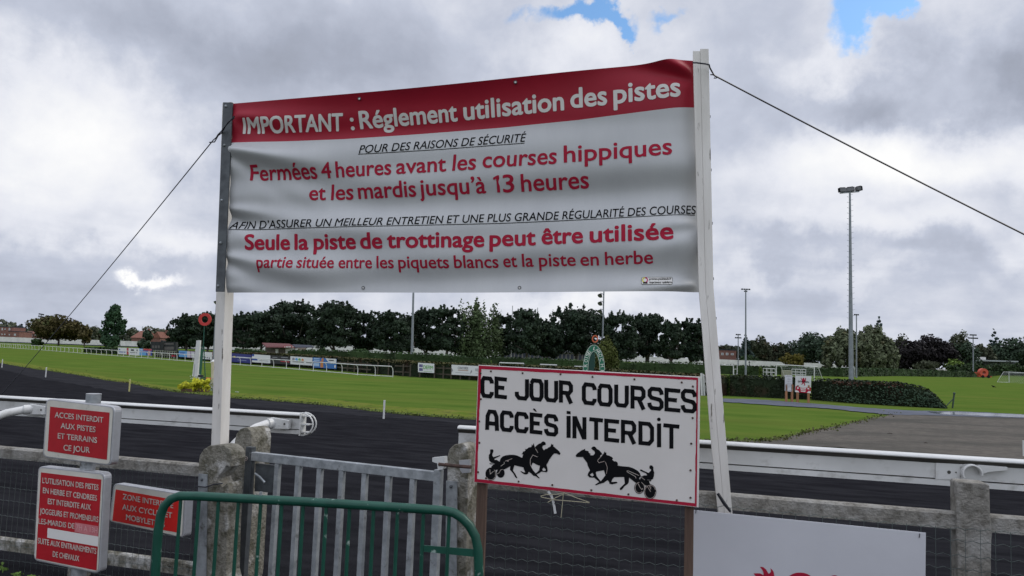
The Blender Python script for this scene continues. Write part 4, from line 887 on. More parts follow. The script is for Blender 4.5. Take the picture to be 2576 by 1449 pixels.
def tree(label, x, ytop, wpx, d, kind, leaf, seed, n=3200, group=None, dx=0, ybase=None, name=None, s=1.0, bark='bark'):
    rg = np.random.default_rng(seed); b = gnd(x, d)
    if ybase is not None: b.z = hz(x, ybase, b)
    H = hz(x, ytop, b) - b.z; W_ = wpx / FOC * d; card = s * d / 745 * 1.15
    cl = []; limbs = []; pw = .3; el = 1.0
    if kind == 'pine': s *= .8
    U = rg.uniform
    if kind == 'pine':
        for i in range(46):
            h = U(.22, .93); pr = math.sin(math.pi * min(1, (h - .02) / 1.02)) ** .5; a = U(0, 6.28); r = math.sqrt(U(0, 1)) * W_ * .40 * pr
            q = U(.11, .20) * W_; cl.append((r * math.cos(a), r * math.sin(a), h * H, q, q, q * U(.45, .75)))
        for i in range(34):
            h = U(.35, 1.0); pr = math.sqrt(max(0.02, 1 - ((h - .52) / .5) ** 2)); a = U(0, 6.28); q = U(.035, .075) * W_
            cl.append((W_ * .49 * pr * math.cos(a), W_ * .49 * pr * math.sin(a), h * H - q, q, q, q * .9))
        for i in range(60):
            h = U(.55, 1.0); pr = math.sqrt(max(0.02, 1 - ((h - .52) / .49) ** 2)); a = U(0, 6.28); q = U(.014, .03) * W_
            cl.append((W_ * .52 * pr * math.cos(a), W_ * .52 * pr * math.sin(a), h * H + U(0, .035) * H, q, q, q * 2.4))
        for i in range(5): a = U(0, 6.28); limbs.append((U(.1, .3), a, U(.5, .8), U(.15, .4)))
        pw = .42
    elif kind in ('broad', 'bush'):
        lo = .52 if kind == 'broad' else .46
        for i in range(34):
            u = nrm(rg.normal(size=(1, 3)))[0]; k = U(.35, .82); q = U(.13, .24) * W_
            cl.append((u[0] * W_ * .5 * k, u[1] * W_ * .5 * k, H * (lo + (.98 - lo) * .92 * u[2] * k), q, q, q * .8 * min(1.5, max(.5, H / W_))))
        for i in range(4): limbs.append((U(.1, .3), U(0, 6.28), U(.5, .75), U(.2, .35)))
    elif kind == 'oval':
        for i in range(40):
            h = U(.14, .96); pr = math.sin(math.pi * (h ** .8)) ** .55; a = U(0, 6.28); r = math.sqrt(U(0, 1)) * W_ * .38 * pr; q = U(.12, .2) * W_
            cl.append((r * math.cos(a), r * math.sin(a), h * H - q * .4, q, q, q))
    elif kind == 'spires':
        for k in range(11):
            a = U(0, 6.28); r = W_ * U(.0, .40); top = H * (1.0 if k == 0 else U(.78, .98)); bx, by = r * math.cos(a), r * math.sin(a)
            for i in range(12):
                f = i / 11; q = W_ * (.20 * (1 - f) ** .7 + .025); cl.append((bx + U(-.03, .03) * W_, by, H * .12 + (top - H * .12) * f, q, q, H * .075))
        for i in range(26):
            h = U(.16, .74); a = U(0, 6.28); r = math.sqrt(U(0, 1)) * W_ * .36; q = W_ * U(.10, .17); cl.append((r * math.cos(a), r * math.sin(a), h * H, q, q, q))
    elif kind == 'conifer':
        for i in range(15):
            f = i / 14; r = W_ * .5 * (1 - f) ** .8 + .02 * W_; z = H * (.12 + .86 * f)
            for k in range(max(3, int(9 * (1 - f)))):
                a = U(0, 6.28); rr = r * U(.55, 1); cl.append((rr * .6 * math.cos(a), rr * .6 * math.sin(a), z - .03 * H * U(0, 1), rr * .45, rr * .45, H * .022))
    elif kind == 'willow':
        for i in range(40):
            a = U(0, 6.28); r = math.sqrt(U(0, 1)) * W_ * .42; h = (.95 - .5 * (r / (W_ * .42)) ** 2.2) * U(.72, 1); q = W_ * U(.07, .13)
            cl.append((r * math.cos(a), r * math.sin(a), h * H * .93, q, q, H * U(.10, .24)))
        for i in range(16): a = U(0, 6.28); q = W_ * .07; cl.append((W_ * .42 * math.cos(a), W_ * .42 * math.sin(a), H * U(.2, .4), q, q, H * .2))
        el = 2.0
    elif kind == 'yew':
        for i in range(16):
            f = i / 15; q = W_ * .5 * math.sin(math.pi * (.12 + .86 * f) ** .8) ** .6; cl.append((U(-.03, .03) * W_, 0, H * (.08 + .86 * f), q, q, H * .09))
        pw = .12
    P, nn = clumps_to_points(cl, n, rg, pw); P[:, 2] = np.maximum(P[:, 2], .05)
    vv, ff = cards(P, nn, card, rg, el, .8)
    t = T(name or {'pine': 'pine_tree', 'conifer': 'conifer_tree', 'bush': 'shrub', 'yew': 'yew_tree', 'willow': 'willow_tree', 'spires': 'poplar_tree'}.get(kind, 'broadleaf_tree'), label, "shrub" if kind == 'bush' else "tree", b, group)
    npmesh("crown", vv + np.array(b), ff, LM[leaf], b, t.o)
    if kind not in ('bush', 'yew'):
        mb = MB(); tr = max(.10, .03 * H); path = []; a0 = U(0, 6.28)
        for k in range(7):
            f = k / 6; path.append(b + V((math.sin(f * 5 + a0) * W_ * .035 * (kind == 'pine'), 0, H * .72 * f)))
        mb.tube(path, [tr * (1 - .75 * k / 6) for k in range(7)], 7)
        for st, a, h, r in limbs:
            o = b + V((0, 0, H * st)); e = b + V((math.cos(a) * W_ * r, math.sin(a) * W_ * r, H * h)); md = (o + e) / 2 + V((math.cos(a) * W_ * .07, 0, -H * .05))
            mb.tube([o, md, e], [tr * .6, tr * .42, tr * .15], 6)
        t.add("trunk", mb, M[bark], smooth=True)
    return t
def hedge(label, pts, ztop, thick, core, leaf, dens, seed, top=None, size=None, name="hedge", group=None, soft=.0, zb=0.0, tdens=1.0, band=0.0):
    """pts: ground points along the front foot; ztop: heights there"""
    rg = np.random.default_rng(seed); t = T(name, label, "hedge", V(pts[0]) + V((0, 0, 0)), group); mb = MB(); PP, NN, TP = [], [], []
    d0 = (V(pts[0]) - V((CAM.x, CAM.y, 0))).length
    for i in range(len(pts) - 1):
        a, b = V(pts[i]), V(pts[i + 1]); Z = V((0, 0, 1)); n = (b - a).cross(Z).normalized()
        if n.dot(CAM - a) < 0: n = -n
        za, zb_ = ztop[i], ztop[i + 1]; Ln = (b - a).length; k = .93
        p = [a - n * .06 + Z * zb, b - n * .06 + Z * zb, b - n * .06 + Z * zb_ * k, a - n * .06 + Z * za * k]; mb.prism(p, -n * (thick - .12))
        m_ = int(dens * Ln * max(za, zb_)) + 4; f = rg.uniform(0, 1, m_); h = rg.uniform(.0, 1, m_)
        A, B, nv = np.array(a), np.array(b), np.array(n); zt = za + (zb_ - za) * f
        q = A + (B - A) * f[:, None] + nv * rg.uniform(-.1, .06, m_)[:, None]; q[:, 2] = zb + (zt - zb) * h; PP.append(q); NN.append(np.tile(nv, (m_, 1)))
        m2 = int(dens * Ln * thick * tdens) + 4; f = rg.uniform(0, 1, m2); zt = za + (zb_ - za) * f
        q = A + (B - A) * f[:, None] - nv * (rg.uniform(0, 1, m2) * thick)[:, None]; q[:, 2] = zt + rg.uniform(-.10, .03 + soft, m2); TP.append(q)
        if band:
            m4 = int(dens * Ln * band * 3); f = rg.uniform(0, 1, m4); zt = za + (zb_ - za) * f; q = A + (B - A) * f[:, None] + nv * rg.uniform(-.06, .12, m4)[:, None]; q[:, 2] = zt - band * rg.uniform(0, 1, m4) ** 1.3; TP.append(q)
        for e_, ze, s in ((A, za, -1), (B, zb_, 1)):
            if (s == -1 and i == 0) or (s == 1 and i == len(pts) - 2):
                m3 = int(dens * thick * ze) + 4; q = e_ - nv * (rg.uniform(0, 1, m3) * thick)[:, None]; q[:, 2] = zb + (ze - zb) * rg.uniform(0, 1, m3); PP.append(q); NN.append(np.tile((B - A) / Ln * s, (m3, 1)))
    sz = size or d0 / 745 * 1.0
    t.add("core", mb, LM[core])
    PP, NN, TP = np.concatenate(PP), np.concatenate(NN), np.concatenate(TP)
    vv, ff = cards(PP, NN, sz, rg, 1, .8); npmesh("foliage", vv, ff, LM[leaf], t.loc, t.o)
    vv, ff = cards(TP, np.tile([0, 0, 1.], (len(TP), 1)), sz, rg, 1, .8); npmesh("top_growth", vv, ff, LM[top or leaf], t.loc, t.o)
    return t

# tufts along the ragged turf edge
rg = np.random.default_rng(8); PT = []
for (xa, ya), (xb, yb) in zip(EDGE[1:-3], EDGE[2:-3]):
    k = int(abs(xb - xa) * 2.2); f = rg.uniform(0, 1, k)
    for q in f: PT.append(tuple(onz(xa + (xb - xa) * q, ya + (yb - ya) * q - rg.exponential(1.6) + .8, .02)))
PT = np.array(PT); vv, ff = cards(PT + np.array([0, 0, .02]), np.tile([0, -.6, .4], (len(PT), 1)), .024, rg, .8)
o = npmesh("grass_tufts", vv, ff, lm("tuft", (.080, .108, .028), c3=(.06, .042, .022), scale=3), (0, 0, 0)); o["kind"] = "stuff"; o["label"] = "ragged grass tufts along the edge of the dark track"; o["category"] = "grass"
PT = []
for (xa, ya), (xb, yb) in zip(GR, GR[1:]):
    k = int(abs(xb - xa) * 1.6); 
    for q in rg.uniform(0, 1, k): PT.append(tuple(onz(xa + (xb - xa) * q + rg.normal() * 11, ya + (yb - ya) * q + rg.normal() * 2.4, .03)))
PT = np.array(PT); vv, ff = cards(PT + np.array([0, 0, .01]), np.tile([0, -.4, .6], (len(PT), 1)), .03, rg, .8)
o = npmesh("dry_tufts", vv, ff, lm("drytuft", (.075, .085, .025), c3=(.075, .05, .028), scale=2), (0, 0, 0)); o["kind"] = "stuff"; o["label"] = "dry grass tufts straggling over the edge of the gravel"; o["category"] = "grass"
# weeds at the foot of the left fence
PT = np.array([tuple(onz(x + rg.normal() * 9, y + rg.normal() * 3, rg.uniform(.02, .09))) for x, y in ((8, 1432), (45, 1446), (80, 1452), (-10, 1420), (28, 1460)) for k in range(26)])
vv, ff = cards(PT, np.tile([0, -.3, .8], (len(PT), 1)), .011, rg, .8); o = npmesh("weeds", vv, ff, lm("weed", (.09, .15, .03), scale=9), (0, 0, 0)); o["kind"] = "stuff"; o["label"] = "small green weeds at the foot of the left fence"; o["category"] = "weeds"
# ================================================================ hedges and their boards
HB = [(205, 886), (300, 892), (380, 898), (444, 902.5), (530, 908.5), (644, 917), (784, 927), (894, 936.5), (1044, 948.5), (1201, 957), (1500, 976), (1790, 996)]
hb = lambda x: onz(x, interp(HB, x), 0)
def zt(x, y): return hz(x, y, hb(x))
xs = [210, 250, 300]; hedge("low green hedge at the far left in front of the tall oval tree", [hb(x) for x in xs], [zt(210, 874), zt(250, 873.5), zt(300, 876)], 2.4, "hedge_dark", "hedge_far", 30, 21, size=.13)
H1 = [(444, 882), (530, 885), (644, 888), (719, 891), (784, 895), (894, 902), (1044, 910), (1201, 916.5), (1288, 918.5), (1438, 924.5), (1523, 929.5), (1613, 935), (1763, 944), (1792, 946)]
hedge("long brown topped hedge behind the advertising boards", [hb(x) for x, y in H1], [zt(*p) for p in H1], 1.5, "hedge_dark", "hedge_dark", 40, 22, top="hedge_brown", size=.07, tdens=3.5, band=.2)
def back_hedge(label, d, px, leaf, seed, thick=2.0, dens=14, size=None, zb=0):
    pts = [gnd(x, d if not isinstance(d, (list, tuple)) else d[i]) for i, (x, y) in enumerate(px)]
    return hedge(label, pts, [hz(x, y, p) for (x, y), p in zip(px, pts)], thick, "hedge", leaf, dens, seed, size=size, zb=zb)
back_hedge("green clipped hedge right of the red roofed kiosk", 78, [(724, 880.5), (790, 880), (860, 881), (993, 887)], "hedge_far", 23, dens=14)
back_hedge("low green hedge just left of the red roofed kiosk", 84, [(590, 877), (630, 878.5), (657, 881)], 'hedge_far', 32, dens=14)
back_hedge("dark green clipped hedge at the foot of the steel mast below the banner", 70, [(996, 886), (1090, 889), (1234, 901)], "hedge_far", 24)
back_hedge("green clipped hedge below the rugby posts", 74, [(1238, 897), (1330, 900), (1400, 903), (1482, 906)], "hedge_far", 25)
back_hedge("tall dark clipped hedge between the yew and the leaning post", 62, [(1545, 906), (1600, 910), (1700, 911), (1790, 914.5)], "hedge", 26, dens=20)
back_hedge("clipped hedge at the pitch edge, right of the leaning banner post", 112, [(1795, 917), (1850, 918.5), (1900, 921), (1944, 922.5)], "hedge", 27, dens=9)
back_hedge("long clipped hedge along the far side of the football pitch", [125, 126, 126, 170, 200, 232, 268], [(1946, 921), (2050, 926), (2120, 926.5), (2250, 928), (2407, 934), (2500, 934.5), (2700, 938)], "hedge_far", 28, dens=6, size=.2)
hr = lambda x: onz(x, interp([(1837, 996), (1932, 1001), (2044, 1006), (2132, 1014), (2257, 1021.5), (2380, 1028)], x), 0)
HR = [(1837, 946.5), (1932, 950), (2039, 955), (2157, 961), (2257, 965), (2294, 971), (2320, 976.5), (2337, 983), (2352, 993), (2362, 1003), (2372, 1014), (2382, 1024)]
th = hedge("thick dark ivy hedge with reddish top, sloping down at its right end beside the path", [hr(x) for x, y in HR], [max(.06, hz(x, y, hr(x))) for x, y in HR], 1.5, "hedge_dark", "hedge_dark", 170, 29, top="hedge_dark", size=.05, soft=.05)
rg = np.random.default_rng(77); q = []
for k in range(700):
    x = 2060 + 320 * rg.uniform() ** .8; y0 = interp(HR, x); y1 = 1000 + (x - 1932) * .06; y = y0 + 6 + (y1 - y0 - 4) * rg.uniform() ** .9; p = hr(x); n_ = V((-.25, -1, 0)).normalized(); z_ = hz(x, y, p)
    if z_ > .03: q.append((p.x + n_.x * .1, p.y + n_.y * .1, z_))
vv, ff = cards(np.array(q), np.tile([-.2, -.7, .7], (len(q), 1)), .045, rg, .8, .5); npmesh("ivy_leaves", vv, ff, lm("ivy", (.035, .06, .035), scale=3), th.loc, th.o)
q = []
for k in range(300):
    x = 2098 + 175 * rg.uniform(); p = hr(x); z_ = hz(x, interp(HR, x) + 1 + rg.exponential(4), p); q.append((p.x + rg.uniform(-.1, .1), p.y + rg.uniform(-.2, .8), z_))
vv, ff = cards(np.array(q), np.tile([0, -.5, .7], (len(q), 1)), .05, rg); npmesh("red_growth", vv, ff, lm("redleaf", (.055, .026, .015), scale=1), th.loc, th.o)
p0, p1 = onz(1812, 993), onz(1836, 995.5)
hedge("short pale green hedge end beside the leaning post", [p0, p1], [hz(1812, 944, p0), hz(1836, 945, p1)], 1.6, "hedge", "hedge_light", 170, 30, size=.06)
# timber posts and rails carrying the boards
tf = T("timber_fence", "low brown timber fence running in front of the brown topped hedge", "fence", hb(846))
nH = Pl(hb(846), hb(1200)).n
OT = mat("old_timber", (.085, .070, .048), (.05, .042, .03), scale=3, rough=.9)
for x in (849, 880, 897, 929, 956, 983, 1020, 1038, 1062, 1099, 1121, 1141, 1164, 1187, 1230, 1275):
    p = hb(x) + nH * .22; h = zt(x, interp(H1, x)) - .18; mb = MB(); mb.box(p + V((0, 0, h / 2)), .045, .04, h / 2); tf.add("post", mb, OT)
for f in (.3, .72):
    mb = MB()
    for xa, xb in ((846, 940), (1000, 1280)):
        a, b = hb(xa) + nH * .25, hb(xb) + nH * .25; a.z = b.z = f * .95; mb.beam(a, b, .03, .09)
    tf.add("rail", mb, OT)
# picket fence by the dark scoreboard
a, b = hb(383), hb(447); pf = T("picket_fence", "weathered grey green picket fence below the dark scoreboard", "fence", a)
M['picket'] = mat("grey_pickets", (.22, .22, .18), (.13, .14, .11), scale=3, rough=.9)
for k in range(11):
    x = 384 + 6 * k; p = hb(x); h = hz(x, 880 + (x - 384) * .05, p); mb = MB(); mb.box(p + V((0, 0, h / 2)), .055, .03, h / 2); pf.add("picket", mb, M['picket'])
for f in (.3, .75):
    mb = MB(); A_, B_ = a.copy(), b.copy(); A_.z = B_.z = 1.1 * f; mb.beam(A_, B_, .03, .07); pf.add("rail", mb, M['picket'])
hedge("dark hedge behind the grey picket fence", [hb(380) - nH * .5, hb(446) - nH * .5], [zt(380, 884), zt(446, 886)], 1.2, "hedge_dark", "hedge_dark", 25, 31, size=.12)
_ink = {}
def ink(*c):
    if c not in _ink: _ink[c] = mat("print_%s" % len(_ink), c, rough=.55)
    return _ink[c]
BL, LB, RD, WH, BK, OR, PK, PU, GN, GY, YE = (.02, .06, .30), (.10, .32, .62), (.45, .03, .04), (.66, .66, .66), (.015, .015, .018), (.55, .20, .05), (.50, .28, .28), (.04, .03, .16), (.15, .38, .10), (.25, .25, .27), (.55, .45, .06)
def ad(label, x0, x1, ya, yb, slope, bg, shapes=(), texts=()):
    """a printed board hung on the hedge; ya, yb are its top and bottom at x0; shapes in 0..1 box coordinates"""
    P = Pl(hb(x0) + nH * .34, hb(x1) + nH * .34); c = hb(x0) + nH * .34; z0 = P(x0, yb).z
    t = T("advertising_board", label, "advert", V((c.x, c.y, z0)), "advertising boards along the hedge")
    q = lambda u, v, l=0: P(x0 + (x1 - x0) * u, ya + (yb - ya) * v + slope * (x1 - x0) * u, l)
    mb = MB(); mb.prism([q(0, 0), q(1, 0), q(1, 1), q(0, 1)], -P.n * .02); t.add("panel", mb, ink(*bg))
    for k, (pts, c) in enumerate(shapes):
        if len(pts) == 4 and not isinstance(pts[0], tuple): u0, v0, u1, v1 = pts; pts = [(u0, v0), (u1, v0), (u1, v1), (u0, v1)]
        mb = MB(); mb.poly([q(u, v, .004 + .001 * k) for u, v in pts]); t.add("print", mb, ink(*c))
    for s, u0, v0, u1, cap, c in texts:
        mb = MB(); lettering(mb, s, x0 + (x1 - x0) * u0, ya + (yb - ya) * v0 + slope * (x1 - x0) * u0, x0 + (x1 - x0) * u1, ya + (yb - ya) * v0 + slope * (x1 - x0) * u1, cap, cap, P, .014, .02); t.add("lettering", mb, ink(*c))
bars = lambda rows, c: [((u0, v0, u1, v0 + h), c) for u0, v0, u1, h in rows]
circ = lambda u, v, a, b: [(u + a * math.cos(k * .6283), v + b * math.sin(k * .6283)) for k in range(10)]
ad("white advert with blue script and a red right edge, leftmost on the hedge", 297, 323.5, 874, 890.5, .05, WH, [((.82, 0, 1, 1), RD)] + bars([(.1, .6, .7, .14), (.08, .2, .2, .2)], BL))
ad("white advert with a small dark logo, second from the left", 324.5, 350, 875.5, 893, .05, WH, bars([(.18, .15, .5, .25), (.75, .15, .85, .25), (.1, .6, .8, .07)], BK))
ad("blue and red advert with a pink figure, left of the picket fence", 351, 381.5, 876.5, 893.5, .05, BL, [((.3, .0, 1, .25), RD), ((0, 0, .3, .4), LB), ((.0, .55, .55, 1), LB), ((.7, .3, .9, .95), PK)] + bars([(.05, .12, .25, .14)], WH))
ad("sky blue advert right of the picket fence", 450, 470, 882, 897.5, .06, LB, bars([(.1, .2, .8, .1), (.1, .4, .7, .1)], BL))
ad("pale lilac advert partly behind the tilted white board", 470.5, 489, 883.5, 899, .06, (.55, .50, .58), [((.4, .0, .55, 1), (.35, .28, .40)), ((.7, .3, 1, 1), WH)])
ad("white advert with small black figures along its bottom, left of the banner post", 507, 533, 884.5, 902.5, .08, WH, bars([(.1 + .2 * k, .65 + .03 * k, .2 + .2 * k, .16) for k in range(4)], BK))
ad("salmon pink advert beside the left banner post", 534.5, 560, 886, 905, .09, PK)
ad("deep blue advert right of the left banner post", 570, 632, 887.5, 909, .08, (.015, .02, .17), bars([(.42, .32, .95, .16), (.45, .7, .8, .06)], (.25, .28, .45)) + [((.28, .3, .36, .5), YE)])
ad("white advert with a blue corner, next to the deep blue one", 634, 679.5, 891, 911, .07, WH, [((0, 0, .12, .25), BL), ((.0, .55, .3, .75), BL)] + bars([(.4, .7, .9, .05)], GY))
ad("black advert with a dark car and a red stripe", 680.5, 729.5, 893.5, 914, .07, BK, [((.52, .62, .98, .72), RD), ([(.55, .6), (.62, .3), (.9, .3), (.97, .6)], (.05, .05, .06))] + bars([(.1, .2, .35, .08), (.55, .12, .9, .08)], GY))
ad("white advert with round coloured emblems in a row", 730.5, 785.5, 896, 916, .07, WH, [(circ(.14, .35, .06, .2), GY), (circ(.28, .38, .06, .22), LB), (circ(.42, .4, .06, .22), GN), (circ(.56, .42, .06, .22), OR)] + bars([(.1, .62, .62, .1), (.72, .55, .98, .16)], GY))
ad("blue advert with an orange figure, beside the end of the running rail", 786.5, 846, 899, 924, .07, (.03, .14, .40), [([(.55, 0), (1, 0), (1, .45), (.66, .36)], WH), ((.33, .3, .45, .95), OR), (circ(.42, .15, .05, .14), OR), ((.92, .62, .98, .9), WH)] + bars([(.05, .05, .3, .1), (.05, .22, .3, .1), (.05, .55, .28, .3)], (.35, .5, .7)) + bars([(.68, .12, .9, .1)], BK), )
ad("white advert reading DEFIM with purple squares, alone in the middle of the hedge", 1051.5, 1092, 912.5, 936, .06, WH, [((.08, .15, .18, .45), PU), ((.20, .15, .29, .45), PU), ((.08, .55, .18, .85), PU), ((.20, .55, .29, .85), PU)] + bars([(.35, .85, .9, .03)], GN), [("DEFIM", .34, .62, .93, 9, GN)])
ad("long white advert reading CONCORDE, running behind the race day board", 1136, 1236, 917.5, 942.5, .05, WH, bars([(.16, .48, .42, .035)], OR) + bars([(.16, .515, .42, .035), (.10, .75, .45, .03), (.6, .75, .8, .02)], GY) + [([(0, .3), (.04, .55), (.0, .8)], GY), ([(.5, .4), (.52, .6), (.46, .85)], GY)], [("CONCORDE", .16, .40, .42, 6, GY), ("03 20", .6, .52, .78, 6.5, GY)])
p = onz(437, 903); mb = MB(); 
t = T("small_sign", "tiny red and white marker board standing before the picket fence", "sign", p)
P = Pl(p, hb(447)); mb.prism([P(432, 893), (P(443, 894)), P(444, 898), P(432, 897)], -P.n * .02); t.add("panel", mb, M['ink_red']); mb = MB(); mb.beam(p, p + V((0, 0, .3)), .03, .03); t.add("stake", mb, M['rail_white'])

# ================================================================ running rail of bent white posts
BASE = [(-160, 861), (0, 874), (102, 881), (237, 892), (372, 902), (465, 909), (630, 921), (658, 923), (719, 928), (786, 934), (860, 940), (899, 944), (943, 946.5), (988, 949)]
def hoops(label, bxs, byf, ztop, out, rp, rr, name="running_rail", zg=0.0, base=True):
    P = [onz(x, byf(x), zg) if not isinstance(byf(x), V) else byf(x) for x in bxs]
    n = Pl(P[0], P[-1]).n
    t = T(name, label, "rail", P[0])
    tops = [p + n * out + V((0, 0, ztop)) for p in P]
    for p, q in zip(P, tops):
        mb = MB(); mb.tube([p, p + V((0, 0, ztop * .55)), p + n * out * .18 + V((0, 0, ztop * .8)), p + n * out * .6 + V((0, 0, ztop * .96)), q], rp, 6); t.add("post", mb, M['rail_white'], smooth=True)
    mb = MB(); mb.tube(tops, rr, 8); t.add("top_rail", mb, M['rail_white'], smooth=True)
    if base:
        mb = MB(); mb.tube([p + V((0, 0, .05)) for p in P], rp * .9, 5); t.add("ground_rail", mb, M['rail_white'])
    return t
bx = [-120, -90, -60, -35, -12, 1, 6.3, 11, 17.5, 22.5, 27.5, 34, 39, 45, 51, 57.5, 65, 72.5, 80, 87.5, 97.5, 105, 114, 122.5, 132, 142, 152.5, 162.5, 173, 184, 194.5, 206, 217.5, 229, 242, 254.5, 267.5, 281, 295.5, 310, 324.5, 340, 355.5, 372, 389, 407, 426, 445, 465, 485, 507.5, 530, 556, 580, 604, 630.5, 658.5, 688, 720, 753, 788, 821, 860, 899.5, 943.5, 988]
hoops("long white running rail on bent posts, curving away across the turf from the far left", bx, lambda x: interp(BASE, x), .70, .22, .026, .030)
fr = [1480, 1500, 1520, 1540, 1557, 1577, 1597, 1620, 1642, 1662, 1681, 1700, 1721, 1740, 1760, 1780, 1800, 1820, 1845, 1871, 1893, 1917, 1939, 1960, 1985, 2010, 2036, 2060, 2085]
hoops("far white running rail on the bank in front of the perimeter wall", fr, lambda x: gnd(x, 242) + V((0, 0, .9)), 1.0, .3, .05, .055, base=False)

# ================================================================ stakes and things on the turf
for x, y0, y1, lb, y_ in ((4, 904, 925, "white marker stake at the far left edge of the track", 0), (114, 924.5, 949, "white marker stake on the track edge below the round autumn tree", 0), (324, 954.5, 985, "pale yellow marker stake on the track edge", 1), (964, 1008, 1054, "tall white marker stake on the track edge, left of the race day board", 0)):
    b = onz(x, y1, .012); h = hz(x, y0, b); w = .022; mb = MB(); mb.box(b + V((.01, 0, h / 2)), w, .012, h / 2)
    one("marker_stake", mb, M['rail_white'] if not y_ else mat("yellow_paint", (.50, .46, .14), (.42, .40, .2), scale=5), b, lb, "stake", "white pickets along the track", bevel=.003)
def winning_post():
    b = onz(492, 978, 0); d = b.y; P = Pl(b, b + V((1, 0, 0)))
    t = T("finish_board", "tilted tall white board on a stub post among the yellow plants", "board", b)
    mb = MB(); mb.prism([P(*p) for p in ((494, 856.5), (503.5, 856.5), (496.5, 948), (483, 946.5))], V((0, .12, 0))); t.add("panel", mb, M['rail_white'], bevel=.01)
    mb = MB(); mb.prism([P(x, y, .004) for x, y in ((489.5, 915), (491, 915), (488.5, 945), (486.5, 945))], V((0, .002, 0))); t.add("slot", mb, M['ink_grey'])
    mb = MB(); mb.tube([P(499, 948, -.1), P(496, 960, -.1), V((P(491, 984, -.1).x, P(491, 984, -.1).y, 0))], .05, 8); t.add("stub_post", mb, M['rail_white'], smooth=True)
    mb = MB(); mb.box(P(499, 946, -.1), .14, .05, .04); t.add("hinge", mb, M['black_wire'])
    b2 = onz(515, 972, 0) + V((0, .5, 0)); P = Pl(b2, b2 + V((1, 0, 0)))
    t = T("signal_ring", "red ring disc on a green lattice frame by the finish board", "signal", b2)
    mb = MB(); c = P(515, 803.5); pr = [(math.cos(w * .2094), math.sin(w * .2094)) for w in range(30)]; r = 16 / FOC * b2.y
    mb.prism([c + V((a * r, 0, b_ * r)) for a, b_ in pr], V((0, .05, 0)), [[c + V((a * r * .55, 0, b_ * r * .55)) for a, b_ in pr]]); t.add("ring", mb, mat("ring_red", (.55, .035, .03), (.42, .04, .03), scale=4, rough=.5))
    mb = MB()
    mb.tube([P(514, 819), P(512, 860), P(510, 880)], .02, 6)
    for l in ([(507.5, 872), (499, 952), (497, 985)], [(513, 870), (516.5, 955), (515, 985)], [(507, 872), (513, 872)], [(499, 950), (516, 950)], [(501, 952), (517, 955)]): mb.tube([P(*p) for p in l], .022, 6)
    t.add("frame", mb, M['green_paint'])
    mb = MB(); mb.prism([P(505, 880, .03), P(512, 880, .03), P(506, 948, .03), P(497.5, 948, .03)], V((0, .03, 0))); t.add("green_panel", mb, mat("deep_green", (.02, .10, .06), rough=.6))
    # potted yellow plants
    rg = np.random.default_rng(3)
    for cx, w, lb in ((473, 19, "yellow leaved plant on the left at the foot of the tilted white board"), (508, 21, "yellow leaved plant on the right at the foot of the tilted white board")):
        b3 = onz(cx, 986, 0); k = b3.y / FOC; P_, nn = clumps_to_points([(x * k, rg.uniform(-.15, .15), .13 + rg.uniform(0, .28), 7 * k, .2, 6 * k) for x in np.linspace(-w + 4, w - 4, 7)] + [(x * k, 0, .12, 7 * k, .2, .12) for x in (-10, 0, 10)], 420, rg)
        vv, ff = cards(P_ + np.array(b3), nn * np.array([1, 1, 1]) + np.array([0, -.4, .4]), .055, rg, .8, .6); t3 = T("yellow_plant", lb, "plant", b3); npmesh("leaves", vv, ff, LM["yellowleaf"], b3, t3.o)
        mb = MB(); mb.box(b3 + V((0, 0, .06)), w * k * .7, .15, .06); t3.add("planter", mb, M['wood_brown'])
    rg2 = rg; b4 = onz(492, 976, 0) + V((-.15, .3, 0)); P_, nn = clumps_to_points([(0, 0, .42, .22, .15, .12)], 60, rg2); vv, ff = cards(P_ + np.array(b4), nn, .03, rg2)
    t4 = T("white_flowers", "small white flowering plant behind the yellow plants", "plant", b4); npmesh("flowers", vv, ff, mat("white_petals", (.6, .6, .58), rough=.7), b4, t4.o); mb = MB(); mb.tube([b4, b4 + V((0, 0, .4))], .015, 5); t4.add("stem", mb, M['green_paint'])
    b5 = onz(536, 966, 0); P = Pl(b5, b5 + V((1, 0, 0))); mb = MB(); mb.tube([P(536, 966), P(536, 910)], .085, 10); t5 = T("bollard", "cream capped bollard half hidden behind the left banner post", "bollard", b5); t5.add("shaft", mb, mat("cream_paint", (.60, .53, .38), (.5, .44, .3), scale=4), smooth=True)
    mb = MB(); mb.tube([P(536, 910), P(536, 904.5)], [.10, .03], 10); t5.add("cap", mb, M['rail_white'], smooth=True)
    b6 = onz(525, 966, 0) + V((0, .3, 0)); P = Pl(b6, b6 + V((1, 0, 0))); mb = MB(); mb.box((P(520, 950) + P(534, 957)) / 2, .16, .12, .05); mb.tube([P(522, 956), V((P(522, 956).x, b6.y, 0))], .02, 6); mb.tube([P(533, 956), V((P(533, 956).x, b6.y, 0))], .02, 6)
    one("orange_trestle", mb, mat("orange_plastic", (.60, .09, .03), (.5, .07, .03), scale=4), b6, "low orange trestle behind the yellow plants", "trestle", bevel=.01)
    b7 = onz(536, 988, 0); P_, nn = clumps_to_points([(0, 0, .26, .17, .12, .24), (.1, 0, .2, .17, .12, .2)], 300, rg); vv, ff = cards(P_ + np.array(b7), nn, .035, rg, .5); t7 = T("white_shrub", "white leaved bush half behind the left banner post", "plant", b7); npmesh("leaves", vv, ff, mat("silver_leaves", (.50, .50, .46), (.12, .15, .10), scale=14), b7, t7.o); mb = MB(); mb.tube([b7, b7 + V((0, 0, .3))], .02, 5); t7.add("stem", mb, M['bark'])
